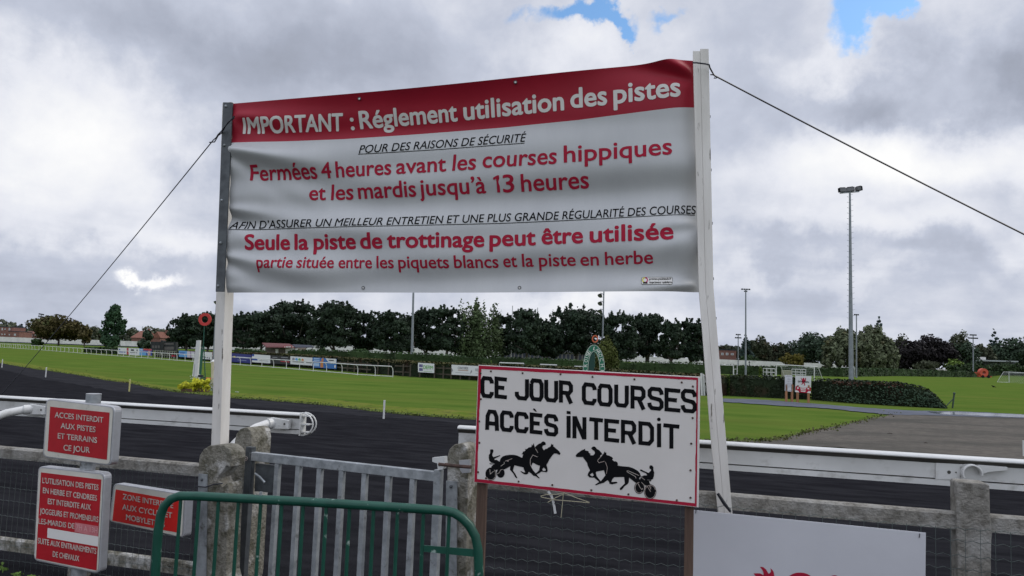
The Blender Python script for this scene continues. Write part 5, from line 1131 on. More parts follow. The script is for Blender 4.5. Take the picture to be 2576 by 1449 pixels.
    b8 = onz(592, 985.5, .015); mb = MB(); mb.beam(b8, onz(600, 986, .015), .03, .02); one("white_peg", mb, M['rail_white'], b8, "white peg lying on the turf just right of the left banner post", "peg")
winning_post()
# leaning white slats
for k, (x0, x1, xb, lb) in enumerate(((1762, 1767, 1764, "upright white slat peeking out right of the race day board"), (1768, 1771, 1770, "white slat leaning beside the upright one"), (1770, 1772.5, 1777, "white slat leaning furthest, right of the race day board"))):
    b = onz(xb + 2, 995, 0); P = Pl(b, b + V((1, 0, 0))); mb = MB(); mb.prism([P(x0, 939 + 2 * k), P(x1, 939 + 2 * k), P(xb + 4, 995), P(xb, 995)], V((0, .04, 0))); one("leaning_stake", mb, M['rail_white'], b, lb, "slat", "white slats by the hedge")
# horseshoe sign, ring and yew
def horseshoe():
    b = hb(1494) + nH * 1.2; P = Pl(b, b + V((1, 0, 0))); t = T("horseshoe_sign", "green horseshoe shaped sign with white lettering, standing behind the race day board", "sign", b)
    el = lambda a, c, w: (1494 + a * math.cos(w), 931 - c * math.sin(w))
    out = [el(28, 64, R(w)) for w in range(0, 181, 8)]; inn = [el(14, 45.5, R(w)) for w in range(180, -1, -8)]
    full = [(1521, 985)] + out + [(1467, 985)] + [(1481, 985)] + inn + [(1507, 985)]
    full = [P(*p) for p in full]
    for p in full: p.z = max(p.z, .0)
    mb = MB(); mb.prism(full, V((0, .05, 0))); t.add("arch", mb, mat("sign_green", (.012, .13, .075), rough=.45))
    for a, c in ((27, 63), (15, 46.8)):
        mb = MB(); stroke(mb, [el(a, c, R(w)) for w in range(0, 181, 6)], .8, lambda x, y: P(x, y, .004)); t.add("white_edge", mb, M['ink_white'])
    mb = MB()
    for s, ws in (("CROISE", (183, 167, 153, 143, 132, 120.5)), ("LAROCHE", (85, 71, 58, 45, 30, 13, -4))):
        for ch, w in zip(s, ws):
            cx, cy = el(17.2, 50, R(w)); tx, ty = math.sin(R(w)) * 20, math.cos(R(w)) * 55; Lt = math.hypot(tx, ty); tx, ty = tx / Lt, ty / Lt; hw = 3.7 if ch != 'I' else .7
            ux, uy = (ty, -tx)
            lettering(mb, ch, cx - tx * hw, cy - ty * hw, cx + tx * hw, cy + ty * hw, 8.6, 8.6, P, .006, .008, 0, lambda x, a=ux, b_=uy: (a, b_))
    t.add("lettering", mb, M['ink_white'])
    mb = MB(); fl = [P(x, y, -.03) for x, y in ((1481, 985), (1481, 905), (1488, 890), (1495, 886), (1495, 985))]
    for p in fl: p.z = max(p.z, 0)
    mb.prism(fl, V((0, .02, 0))); t.add("backing", mb, mat("dark_green", (.008, .045, .035), rough=.6))
    b2 = gnd(1497, 46); P = Pl(b2, b2 + V((1, 0, 0))); t = T("signal_ring", "orange ring disc on a thin pole in front of the yew", "signal", b2)
    c = P(1497, 852.5); k = b2.y / FOC; pr = [(math.cos(w * .2094), math.sin(w * .2094)) for w in range(30)]
    mb = MB(); mb.prism([c + V((a * 8 * k, 0, q * 9.5 * k)) for a, q in pr], V((0, .05, 0)), [[c + V((a * 5 * k, 0, q * 6.5 * k)) for a, q in pr]]); t.add("ring", mb, mat("ring_orange", (.55, .12, .05), rough=.5))
    mb = MB(); mb.tube([b2, V((c.x, c.y, c.z - 9 * k))], .02, 6); t.add("pole", mb, M['green_paint'])
horseshoe()
tree("rounded yellowish green yew behind the horseshoe sign", 1524, 845, 70, 50, 'yew', "yew", 41, n=5200, s=.9)
for x0, x1, y, lb in ((1257, 1319, 911.5, "long white table top showing above the hedge left of the horseshoe sign"), (1360, 1402, 916, "short white table top above the hedge, between the rugby posts and the horseshoe"), (1447, 1467, 921, "white table top touching the left side of the horseshoe sign")):
    a, b = gnd(x0, 46.5), gnd(x1, 46.5); z = hz(x0, y + 1, a); t = T("trestle_table", lb, "table", a, "white tables behind the hedge"); mb = MB(); mb.box((a + b) / 2 + V((0, .3, z)), (b - a).length / 2, .35, .03); t.add("table_top", mb, M['rail_white'], bevel=.01)
    for p in (a, b):
        mb = MB(); mb.beam(p + V((.0, .3, 0)), p + V((.0, .3, z - .03)), .05, .4); t.add("leg", mb, M['galv'])
# two boards on timber legs before the ivy hedge
def board_signs():
    def legs(t, P, xs, yt):
        for x in xs:
            a = P(x, yt, -.03); mb = MB(); mb.box(V((a.x, a.y, a.z / 2 + .15)), .045, .03, a.z / 2 + .15, P.t, P.n, V((0, 0, 1))); t.add("leg", mb, mat("orange_timber", (.36, .17, .08), (.26, .12, .06), scale=4, rough=.8, stretch=(3, 3, .4)))
    b = onz(1983, 1012, 0); P = Pl(b, b + V((1, .05, 0))); t = T("notice_board", "narrow white notice board of small print on timber legs before the ivy hedge", "sign", b)
    c8 = lambda x, y: ((3100 + x * .1173) * .6289, (1480 + y * .1173) * .6289)
    mb = MB(); mb.prism([P(*c8(*p)) for p in ((355, 168), (590, 180), (590, 740), (350, 722))], -P.n * .06); t.add("panel", mb, M['board_grey']); legs(t, P, (1978.5, 1993), 984)
    mb = MB()
    for x0, y, x1, h in ((400, 195, 520, 10), (370, 220, 575, 12), (455, 272, 485, 12), (410, 300, 530, 10), (430, 322, 540, 10), (385, 372, 565, 12), (440, 388, 490, 8), (390, 440, 560, 8), (390, 465, 560, 8), (400, 492, 540, 8), (385, 518, 560, 8), (400, 545, 545, 8), (390, 572, 530, 8), (430, 600, 480, 7), (375, 690, 570, 12)):
        mb.face([P(*c8(*p), .004) for p in ((x0, y), (x1, y + 4), (x1, y + 4 + h), (x0, y + h))])
    t.add("small_print", mb, M['ink_grey'])
    b = onz(2019, 1013, 0); P = Pl(b, b + V((1, .05, 0))); t = T("golf_sign", "white and red golf sign with a red lion, standing before the ivy hedge", "sign", b)
    F = lambda pts, l=.004: [P(*c8(*p), l) for p in pts]
    mb = MB(); mb.prism(F(((712, 188), (1240, 212), (1218, 795), (690, 752)), 0), -P.n * .04); t.add("panel", mb, M['rail_white']); legs(t, P, (2007, 2034.5), 986)
    mb = MB(); mb.poly(F(((703, 548), (800, 572), (930, 598), (1050, 603), (1224, 593), (1218, 795), (690, 752)))); t.add("red_band", mb, M['ink_red'])
    mb = MB(); mb.poly(F(((690, 692), (740, 695), (795, 715), (822, 765), (690, 752)), .005)); mb.poly(F(((1085, 780), (1110, 745), (1160, 725), (1220, 725), (1218, 795)), .005)); mb.poly(F(((752, 585), (800, 588), (812, 632), (752, 635)), .005)); mb.poly(F(((1108, 620), (1160, 612), (1160, 660), (1095, 650)), .005))
    mb.face(F(((750, 585), (756, 585), (756, 690), (750, 690)), .0055)); mb.face(F(((1156, 612), (1162, 612), (1160, 715), (1154, 715)), .0055))
    for x0, y, x1 in ((855, 600, 1060), (870, 655, 1050), (880, 705, 1035)): mb.face(F(((x0, y), (x1, y + 14), (x1, y + 42), (x0, y + 28)), .0055))
    t.add("white_print", mb, M['ink_white'])
    mb = MB(); mb.poly(F(((880, 268), (900, 268), (905, 290), (930, 330), (945, 280), (965, 266), (995, 272), (1000, 330), (1010, 350), (1020, 300), (1035, 265), (1055, 275), (1050, 370), (1010, 420), (1000, 440), (1025, 470), (1028, 520), (990, 535), (975, 525), (1000, 510), (985, 475), (960, 440), (950, 480), (920, 495), (885, 488), (880, 475), (915, 468), (930, 440), (910, 400), (920, 350), (895, 320)))); t.add("lion", mb, M['ink_red'])
    mb = MB(); a, b_ = c8(778, 415), c8(1152, 436); lettering(mb, "Golf des Flandres", a[0], a[1], b_[0], b_[1], 4.6, 4.6, P, .007, .03); t.add("lettering", mb, M['ink_black'])
board_signs()
b = onz(2399, 1027, 0); P = Pl(b, b + V((1, 0, 0))); mb = MB(); mb.tube([P(2396, 1028), P(2400.5, 990)], .035, 6); mb.tube([P(2380, 1022), P(2399, 1002)], .02, 6); mb.sphere(P(2400.5, 990), .06, 6)
one("corner_post", mb, mat("dark_green_steel", (.03, .05, .04), rough=.6), b, "dark steel corner post with a diagonal brace at the end of the ivy hedge", "post")
b = onz(2499, 975, 0); mb = MB(); mb.sphere(b + V((0, 0, .12)), .10, 8, (1.5, .8, .8)); mb.sphere(b + V((-.14, 0, .22)), .05, 6); mb.tube([b + V((-.18, 0, .22)), b + V((-.25, 0, .20))], [.018, .002], 5); mb.tube([b + V((.1, 0, .1)), b + V((.3, 0, .03))], [.05, .015], 5)
for k in (-.03, .03): mb.tube([b + V((0, k, .06)), b + V((0, k, 0))], .008, 4)
one("crow", mb, M['ink_black'], b, "black crow standing on the football pitch at the right", "bird", smooth=True)
for x, y, w, lb in ((2238, 1091, 12, "thin dark twig lying across the gravel"), (2328, 1114, 6, "small dark scrap lying on the gravel")):
    b = onz(x, y, .03); mb = MB(); mb.tube([b - V((w / FOC * 9, 0, 0)), b + V((0, .02, .012)), b + V((w / FOC * 9, -.03, 0))], .008, 5); mb.tube([b, b + V((.03, .06, .02))], .006, 4); one("twig", mb, M['bark'], b, lb, "twig")
b = onz(2574, 1150, 0); h = hz(2572, 1108, b); mb = MB(); mb.box(b + V((.012, 0, h / 2)), .012, .012, h / 2); one("marker_stake", mb, M['rail_white'], b, "white marker stake at the right edge behind the track rail", "stake", "white pickets along the track")
# ================================================================ light masts
M['mast'] = mat("mast_steel", (.23, .25, .27), (.17, .185, .20), scale=1.2, rough=.5, metal=.2)
M['lamp_dark'] = mat("lamp_housing", (.012, .013, .015), rough=.9, spec=.1)
M['lamp_glass'] = mat("lamp_glass", (.10, .10, .105), rough=.25, spec=.6)
GM = "floodlight masts around the track"
def mast(label, x, ytop, wb, wt, d, heads, lean=0.0, yb=None):
    b = gnd(x, d); top = hz(x + lean, ytop, b); t = T("light_mast", label, "mast", b, GM); k = d / FOC
    tp = at(x + lean, ytop, 1); dx = ray(x + lean, ytop); tp = V((dx.x / dx.y * d, d, top))
    mb = MB(); mb.tube([b, b + (tp - b) * .5, tp], [wb * k / 2, (wb + wt) * k / 4, wt * k / 2], 10); t.add("pole", mb, M['mast'], smooth=True)
    heads(t, b, tp, k)
    return t
def heads_rows(w, rows, tilt=0):
    def f(t, b, tp, k):
        for r, (yo, n, ww) in enumerate(rows):
            mb = MB(); c = tp + V((0, 0, -yo * k)); hw = ww * k / 2; mb.beam(c + V((-hw, 0, 0)), c + V((hw, 0, tilt * hw)), .9 * k, .9 * k); t.add("crossarm", mb, M['mast'])
            for i in range(n):
                x = -hw + 2 * hw * (i + .5) / n; mb = MB(); mb.box(c + V((x, 0, 1.6 * k + tilt * x)), hw / n * .75, 1.2 * k, 1.3 * k); l_ = t.add("floodlight", mb, M['lamp_dark'], bevel=.3 * k)
    return f
mast("tall far mast with one cluster of floodlights, just right of the leaning banner post", 1876, 729, 5, 3, 103, heads_rows(22, [(0, 4, 24), (5, 1, 10)]))
mast("small distant mast with two rows of lamps right beside the leaning banner post", 1857, 843, 3, 2, 200, heads_rows(16, [(0, 3, 13), (8, 4, 17)]))
mast("slim mast standing just right of the big stepped mast", 2154.5, 793, 3.6, 2.6, 118, heads_rows(12, [(0, 3, 13)]))
mast("distant mast with two lamp rows before the trees at the right", 2448, 844, 3.2, 2.2, 215, heads_rows(24, [(0, 4, 18), (8, 5, 25)]))
mast("far lamp rack rising behind the round autumn tree at the left", 104, 792, 2.5, 2, 300, heads_rows(16, [(0, 4, 14), (6, 4, 16)], -.15))
mast("steel mast seen below the banner, its head hidden behind the banner", 1037, 610, 7, 3.4, 108, heads_rows(20, [(0, 4, 24)]), lean=6)
def big(t, b, tp, k):
    H = (tp - b).length; X = V((1, 0, .12)).normalized()
    c = tp + V((0, 0, -2 * k)); mb = MB(); mb.beam(c - X * 26 * k, c + X * 24 * k, 3 * k, 2.5 * k); t.add("crossarm", mb, M['mast'])
    for i, (xo, s, rz) in enumerate(((-19, 11, .2), (1, 10, -.35), (23, 8.5, -.8))):
        cc = c + X * xo * k + V((0, 0, 7.5 * k)); mb = MB(); A_ = V((math.cos(rz), math.sin(rz), .1)).normalized(); B_ = V((0, 0, 1)).cross(A_).normalized(); Z_ = A_.cross(B_)
        i0 = len(mb.v); mb.box(cc, s * k, 3.5 * k, 5.5 * k, A_, B_, Z_); mb.box(cc + Z_ * 6 * k, s * .7 * k, 2 * k, 1.0 * k, A_, B_, Z_)
        l_ = t.add("floodlight", mb, M['lamp_dark'], bevel=.5 * k)
        mb = MB(); mb.box(cc - B_ * 3.7 * k, s * .85 * k, .3 * k, 4.5 * k, A_, B_, Z_); t.add("lens", mb, M['lamp_glass'], parent=l_)
        mb = MB(); mb.tube([c + X * xo * k, cc - Z_ * 4 * k], .8 * k, 5); t.add("bracket", mb, M['mast'])
    n = 46
    for i in range(n):
        f = .33 + .655 * i / (n - 1); p = b + (tp - b) * f; r = (12 + (5 - 12) * f) * k / 2; s = 1 if i % 2 else -1; mb = MB()
        mb.tube([p + V((s * r * .7, 0, 0)), p + V((s * (r + 3.6 * k), -.05, .0)), p + V((s * (r + 5 * k), -.05, 1.2 * k))], .42 * k, 4); t.add("step_peg", mb, M['mast'])
    mb = MB(); mb.box(b + V((0, 0, .03)), .45, .45, .03); t.add("base_plate", mb, M['mast'])
mast("tall thick steel mast with climbing pegs and three big floodlights", 2141, 482, 12, 4.6, 85, big, lean=-3)
def lamps(ys, dx, tiltx):
    def f(t, b, tp, k):
        for i, y in enumerate(ys):
            xx = t_x = b.x + (tp.x - b.x) * 1.0; z = None
            r_ = ray(LX[0] + dx * 0, y); p = V((r_.x / r_.y * b.y, b.y, EYE + r_.z / r_.y * b.y)); c = p + V((dx * k, 0, 0))
            ax = V((tiltx, -.55, -.75)).normalized(); s = 6.3 * k
            mb = MB(); mb.tube([c - ax * s * .95, c - ax * s * .6, c - ax * s * .1, c + ax * s * .25], [s * .3, s * .62, s * .9, s], 12); l_ = t.add("floodlight", mb, M['lamp_dark'], smooth=True)
            mb = MB(); mb.tube([c + ax * s * .24, c + ax * s * .27], [s * .93, s * .93], 12); t.add("lens", mb, M['lamp_glass'], parent=l_)
            mb = MB(); mb.tube([p, p + V((dx * k * .3, 0, 5.5 * k)), c + V((0, 0, 5.5 * k)) - ax * s * .3], .8 * k, 5); mb.tube([p - V((0, 0, 4 * k)), c - V((0, 0, 2 * k))], .6 * k, 5); t.add("bracket", mb, M['mast'])
    return f
LX = [1518.5]
mast("thin mast with three round lamps on its left side, behind the horseshoe sign", 1514.5, 722, 4.6, 3.2, 58, lamps((744, 764, 784), -9, -.5), lean=5)
LX = [547]
mast("thin mast hidden behind the left banner post, one round lamp peeking out", 540, 690, 5, 3.6, 50, lamps((762,), -4, -.6), lean=9)

# ================================================================ goals and pitch things
GW = M['rail_white']
def frame(name, label, cat, parts, d, r, mt=GW, net=None):
    """parts: list of (part name, [(x, y) or ground x])"""
    xs0 = parts[0][1][0][0]; b = gnd(xs0, d if not isinstance(d, tuple) else d[0]); t = T(name, label, cat, b)
    return t, b
def pt(x, y, d):
    r_ = ray(x, y); return V((r_.x / r_.y * d, d, EYE + r_.z / r_.y * d))
# rugby goal
d = 160; b = gnd(1287, d); t = T("rugby_goal", "tall white rugby posts with crossbar and dark padded feet", "goal", b)
for xb, xt, yt, pb in ((1286.5, 1289.5, 769, 899), (1348.5, 1352.5, 774, 901)):
    g = gnd(xb, d); mb = MB(); mb.tube([g, pt(xt, yt, d)], .10, 8); t.add("upright", mb, GW, smooth=True); mb = MB(); mb.tube([g, pt(xb, pb, d)], .24, 8); t.add("pad", mb, mat("navy_pad", (.015, .02, .07), rough=.6), smooth=True)
mb = MB(); mb.tube([pt(1287, 884, d), pt(1349.3, 886, d)], .10, 8); t.add("crossbar", mb, GW, smooth=True)
M['net'] = mat("goal_net", (.34, .36, .34), rough=.9)
def soccer(label, d0, d1, x0, x1, y0, y1, back=2.0, r=.055, net=True, yb=None):
    a, b = gnd(x0, d0), gnd(x1, d1); A, B = pt(x0, y0, d0), pt(x1, y1, d1); A.x, A.y = a.x, a.y; B.x, B.y = b.x, b.y
    t = T("football_goal", label, "goal", a); n = (b - a).cross(V((0, 0, 1))).normalized()
    if n.y < 0: n = -n
    for p, q in ((a, A), (b, B)):
        mb = MB(); mb.tube([p, q], r, 8); t.add("upright", mb, GW, smooth=True)
        mb = MB(); mb.tube([q, q + n * back * .45, p + n * back], r * .6, 6); mb.tube([p, p + n * back], r * .6, 6); t.add("stay", mb, GW)
    mb = MB(); mb.tube([A, B], r, 8); t.add("crossbar", mb, GW, smooth=True)
    if net:
        mb = MB(); k = 22
        for i in range(k + 1):
            f = i / k; p = A + (B - A) * f; q = a + (b - a) * f + n * back; mb.tube([p, p + n * back * .45 - V((0, 0, .12 * math.sin(f * 9) + .15)), q], .011, 3, cap=False)
        for i in range(9):
            f = i / 8; q0 = A + n * back * .45 + (a + n * back - A - n * back * .45) * f; q1 = B + n * back * .45 + (b + n * back - B - n * back * .45) * f; mb.tube([q0, q1], .011, 3, cap=False)
        t.add("net", mb, M['net'])
    return t
soccer("white football goal with net behind the golf sign", 87, 83.5, 1953, 2048.5, 917, 922.5)
soccer("white football goal cut by the right edge of the view", 128, 118, 2538, 2640, 936, 942)
soccer("small white goal frame beside the big stepped mast", 134, 133, 2117, 2150, 924, 926, 1.2, .05, False)
soccer("white goal frame partly behind the leaning banner post", 108, 107, 1790, 1845, 917.5, 919, 1.4, .06, False)
def cage(label, d, x0, x1, y0, y1, rows, name="equipment_rack"):
    a, b = gnd(x0, d), gnd(x1, d); t = T(name, label, "rack", a); za = hz(x0, y0, a)
    for dy in (0, 1.2):
        for p in (a, (a + b) / 2, b):
            mb = MB(); mb.tube([p + V((0, dy, 0)), p + V((0, dy, za))], .04, 6); t.add("upright", mb, GW)
    for i in range(rows):
        z = za * (i + .3) / (rows - .6) if rows > 1 else za
        mb = MB(); mb.box((a + b) / 2 + V((0, .6, min(za, z))), (b - a).length / 2, .55, .05); t.add("shelf", mb, GW)
cage("white wheeled rack behind the goal net", 98, 2001, 2027, 928, 946, 4); cage("white rack left of the football goal", 100, 1928, 1950, 926, 942, 3)
mb = MB(); b = gnd(1990, 97); mb.box(b + V((-.6, 0, .5)), .55, .4, .5)
one("straw_bale", mb, mat("straw", (.30, .29, .20), (.22, .21, .15), scale=5, rough=.95), b, "pale bale inside the football goal by the white rack", "bale", bevel=.08)
a = gnd(1846, 109); t = T("hand_gate", "narrow white gate frame beside the goal frame at the leaning post", "gate", a)
for x in (1846, 1854.5):
    p = gnd(x, 109); mb = MB(); mb.tube([p, pt(x, 915.5 if x > 1850 else 928, 109)], .05, 6); t.add("upright", mb, GW)
for y in (928.5, 941.5): mb = MB(); mb.tube([pt(1846, y, 109), pt(1854.5, y, 109)], .04, 6); t.add("crossbar", mb, GW)
# irrigation reel
def reel():
    d = 205; b = gnd(2474, d); k = d / FOC; t = T("irrigation_reel", "orange hose reel irrigation machine parked before the far hedge", "machine", b); c = b + V((-1 * k, 0, 13 * k)); O_ = mat("machine_orange", (.55, .09, .04), (.42, .06, .03), scale=1.5, rough=.5)
    pr = [(math.cos(w * .2618), math.sin(w * .2618)) for w in range(24)]
    mb = MB(); mb.prism([c + V((a * 10.5 * k, -.5, q * 10.5 * k)) for a, q in pr], V((0, 1.2, 0)), [[c + V((a * 4.5 * k, -.5, q * 4.5 * k)) for a, q in pr]]); t.add("drum", mb, O_)
    mb = MB(); mb.beam(b + V((-14 * k, 0, 4 * k)), b + V((18 * k, 0, 3.5 * k)), .8, 2.4 * k); mb.tube([b + V((-12 * k, 0, 4 * k)), b + V((-22 * k, 0, 13 * k))], .7 * k, 5); mb.tube([b + V((-22 * k, 0, 13 * k)), b + V((-14 * k, 0, 12 * k))], .7 * k, 5); mb.tube([b + V((8 * k, 0, 5 * k)), b + V((10 * k, 0, 19 * k))], 1.2 * k, 5); t.add("chassis", mb, O_)
    for x in (-5, 9):
        mb = MB(); cc = b + V((x * k, -.7, 3.4 * k)); mb.prism([cc + V((a * 3.4 * k, 0, q * 3.4 * k)) for a, q in pr], V((0, .25, 0))); t.add("wheel", mb, M['lamp_dark'])
reel()
# ================================================================ wall, buildings
M['wall'] = mat("whitewashed_wall", (.70, .68, .65), (.56, .55, .52), scale=.6, rough=.9, c3=(.34, .33, .31), s3=.25, lo3=.55, hi3=.75)
M['wallbase'] = mat("dark_plinth", (.035, .04, .055), rough=.9)
WL = [(-300, 837, 300), (0, 847, 300), (100, 851, 300), (300, 857, 290), (420, 861.5, 285), (560, 864, 280), (791, 869, 270), (1000, 874.5, 265), (1214, 880, 260), (1430, 889.5, 255), (1598, 896, 252), (1668, 899, 252), (1813, 904, 253), (1932, 909, 254), (2092, 915, 258), (2217, 921.5, 262), (2357, 929, 300), (2520, 933, 340), (2700, 938, 360)]
g0 = gnd(1000, 265); t = T("perimeter_wall", "long low whitewashed wall along the far side of the racecourse", "wall", g0); mb, mb2 = MB(), MB()
for (xa, ya, da), (xb, yb, db) in zip(WL, WL[1:]):
    a, b = gnd(xa, da), gnd(xb, db); za, zb = hz(xa, ya, a), hz(xb, yb, b); q = (za - .0, zb)
    mb.prism([a + V((0, 0, .38)), b + V((0, 0, .38)), b + V((0, 0, zb)), a + V((0, 0, za))], V((0, .3, 0))); mb2.prism([a + V((0, -.1, 0)), b + V((0, -.1, 0)), b + V((0, -.1, .38)), a + V((0, -.1, .38))], V((0, .4, 0)))
t.add("wall_face", mb, M['wall']); t.add("plinth", mb2, M['wallbase'])
M['brick'] = mat("red_brick", (.20, .095, .075), (.15, .072, .06), scale=.8, rough=.9, c3=(.24, .13, .10), s3=2)
M['tile'] = mat("roof_tile", (.19, .075, .05), (.13, .058, .042), scale=.9, rough=.9)
M['pane'] = mat("window_glass", (.30, .32, .34), rough=.2, spec=.7)
M['winframe'] = M['rail_white']
def house(label, x0, x1, ytop, d, roof=None, wins=(), depth=9, wall='brick', ridge=0):
    a, b = gnd(x0, d), gnd(x1, d); z = (hz(x0, ytop, a) + hz(x1, ytop, b)) / 2; t = T("brick_house", label, "house", a, "houses beyond the wall"); w = (b - a).length
    mb = MB(); mb.box((a + b) / 2 + V((0, depth / 2, z / 2)), w / 2, depth / 2, z / 2); t.add("wall", mb, M[wall])
    if roof:
        zr = hz((x0 + x1) / 2, roof, (a + b) / 2); e = .4; mb = MB()
        if ridge == 0: mb.prism([a + V((-e, -e, z)), b + V((e, -e, z)), b + V((-w * .12, depth / 2, zr)), a + V((w * .12, depth / 2, zr))], V((0, .15, .15))); mb.prism([a + V((-e, depth + e, z)), b + V((e, depth + e, z)), b + V((-w * .12, depth / 2, zr)), a + V((w * .12, depth / 2, zr))], V((0, .15, .15))); mb.face([a + V((-e, -e, z)), a + V((-e, depth + e, z)), a + V((w * .12, depth / 2, zr))]); mb.face([b + V((e, -e, z)), b + V((e, depth + e, z)), b + V((-w * .12, depth / 2, zr))])
        else: mb.prism([a + V((-e, -e, z)), b + V((e, -e, z)), (a + b) / 2 + V((0, -e, zr))], V((0, depth + 2 * e, 0)))
        r_ = t.add("roof", mb, M['tile'])
        mb = MB(); mb.box(a + V((w * .75, depth / 2, zr + .3)), .4, .4, .9); t.add("chimney", mb, M['brick'], parent=r_)
    else:
        mb = MB(); mb.box((a + b) / 2 + V((0, depth / 2, z + .1)), w / 2 + .15, depth / 2 + .15, .12); t.add("roof", mb, M['wallbase'])
    for x, y, ww, hh in wins:
        k = d / FOC; c = pt(x, y, d); mb = MB(); mb.box(c, ww * k / 2, .12, hh * k / 2); f = t.add("window", mb, M['winframe']); mb = MB(); mb.box(c + V((0, -.10, -.0)), ww * k * .32, .05, hh * k * .38); t.add("pane", mb, M['pane'], parent=f)
house("flat roofed brick house at the far left edge beyond the wall", -30, 29, 822, 330, wins=((6, 828, 3.4, 6), (13, 828, 3, 3), (24, 828, 3.4, 6)))
house("low brick wing right of the flat roofed house", 20, 47, 834, 329, wins=((12, 841, 3, 3), (5, 841, 3, 3), (24, 842, 3, 3), (38, 842, 5, 5)))
house("long low brick house half behind the round autumn tree", 47, 103, 839, 340, roof=834, wins=((80, 844, 5, 6), (90, 843, 5, 4)))
house("steep red tiled house behind the small dark tree at the left", 330, 364, 850, 330, roof=832, depth=12)
house("gabled red house above the dark scoreboard", 384, 402, 850, 320, roof=834, ridge=1, depth=14)
house("red tiled house just right of the gabled one", 400, 433, 849, 335, roof=836, wins=((405, 846, 4, 4),))
house("red brick house seen on both sides of the leaning banner post", 1745, 1852, 880, 300, wins=((1765, 893, 4, 8), (1781, 893, 4.5, 9), (1817, 890.5, 6, 6), (1829, 890.5, 6, 6), (1842, 891, 7, 5)))
a, b = gnd(1255, 235), gnd(1475, 230); t = T("stable_block", "long low grey stable block with a row of dark openings behind the pines", "building", a); z = 3.2; n_ = V((0, 1, 0))
mb = MB(); mb.prism([a, b, b + V((0, 0, z)), a + V((0, 0, z))], V((0, 6, 0))); t.add("wall", mb, mat("grey_render", (.19, .18, .165), (.14, .13, .12), scale=1, rough=.9)); mb = MB(); mb.prism([a + V((0, -.8, z)), b + V((0, -.8, z)), b + V((0, 2.5, z + 1.3)), a + V((0, 2.5, z + 1.3))], V((0, .1, .2))); t.add("roof", mb, mat("slate", (.10, .105, .11), rough=.8))
for i in range(22):
    p = a + (b - a) * ((i + .5) / 22); mb = MB(); mb.box(p + V((0, -.03, 1.9)), .42, .06, .8); t.add("window", mb, M['wallbase'])
# kiosk
def kiosk():
    d = 92; k = d / FOC; a, b = gnd(661, d), gnd(750, d); t = T("kiosk", "low kiosk with a faded red roof, red fascia sign and white doors", "kiosk", a)
    mb = MB(); mb.prism([pt(663, 905, d), pt(748, 908, d), pt(748, 873, d), pt(668, 871, d)], V((0, 4, 0))); t.add("wall", mb, mat("kiosk_wall", (.16, .13, .11), (.10, .085, .075), scale=2, rough=.9))
    mb = MB(); mb.prism([pt(659, 864.5, d), pt(727, 867, d), pt(742, 874.5, d - 1.5), pt(669, 874, d - 1.5)], V((0, .1, .12))); t.add("roof", mb, mat("red_sheeting", (.12, .035, .035), (.09, .032, .03), scale=3, rough=.8, stretch=(6, .3, 1)))
    mb = MB(); mb.prism([pt(714, 869.8, d - 1.7), pt(740, 870.5, d - 1.7), pt(740, 875.5, d - 1.7), pt(714, 874.5, d - 1.7)], V((0, .1, 0))); f = t.add("fascia_sign", mb, M['ink_red'])
    mb = MB()
    for x in (716, 720.5, 724, 727, 730.5, 737): mb.box(pt(x, 872.6, d - 1.75), .09 if x != 716 else .04, .02, .07)
    t.add("fascia_lettering", mb, M['ink_white'], parent=f)
    mb = MB(); mb.prism([pt(735, 868, d - 2), pt(781, 870.5, d - 2), pt(791, 874.5, d - 3), pt(742, 874.5, d - 3)], V((0, .08, .1))); t.add("canopy", mb, M['wallbase'])
    for x0, x1, y0 in ((693, 700, 878), (718, 731, 876), (732, 748, 876.5)):
        mb = MB(); mb.prism([pt(x0, y0, d - .1), pt(x1, y0 + .5, d - .1), pt(x1, 892, d - .1), pt(x0, 891, d - .1)], V((0, .08, 0))); t.add("door", mb, M['wall'])
    for x in (742, 786): mb = MB(); mb.tube([gnd(x, d - 2.6), pt(x, 874, d - 2.6)], .05, 5); t.add("post", mb, M['wood_brown'])
kiosk()
# scoreboard
d = 105; a = gnd(380, d); t = T("scoreboard", "dark timber scoreboard with empty slots above the picket fence", "scoreboard", a); DK = mat("tarred_timber", (.025, .028, .028), (.015, .017, .017), scale=2, rough=.8)
mb = MB(); mb.prism([pt(379, 859.5, d), pt(404, 859.5, d), pt(404, 884, d), pt(379, 882, d)], V((0, .6, 0))); t.add("panel", mb, DK); mb = MB(); mb.prism([pt(404, 856, d - .3), pt(410, 856.5, d - .3), pt(410, 883, d - .3), pt(404, 883, d - .3)], V((0, .9, 0))); t.add("pillar", mb, DK)
mb = MB(); mb.prism([pt(410, 859.5, d), pt(443, 860.5, d), pt(443, 884, d), pt(410, 884, d)], V((0, .6, 0))); t.add("panel", mb, DK)
SLT = mat("slot_grey", (.11, .10, .095), (.07, .065, .06), scale=3)
for x0, x1, y0, y1 in ((383, 388, 869, 876), (390, 395, 869, 876), (397, 402, 869, 876), (412, 437, 862.5, 867), (412, 437, 872, 880)): mb = MB(); mb.prism([pt(x0, y0, d - .02), pt(x1, y0 + .2, d - .02), pt(x1, y1, d - .02), pt(x0, y1, d - .02)], V((0, .05, 0))); t.add("slot", mb, SLT)
for x in (384, 440): mb = MB(); p = gnd(x, d + .3); mb.tube([p, p + V((0, 0, 1))], .08, 5); t.add("leg", mb, DK)
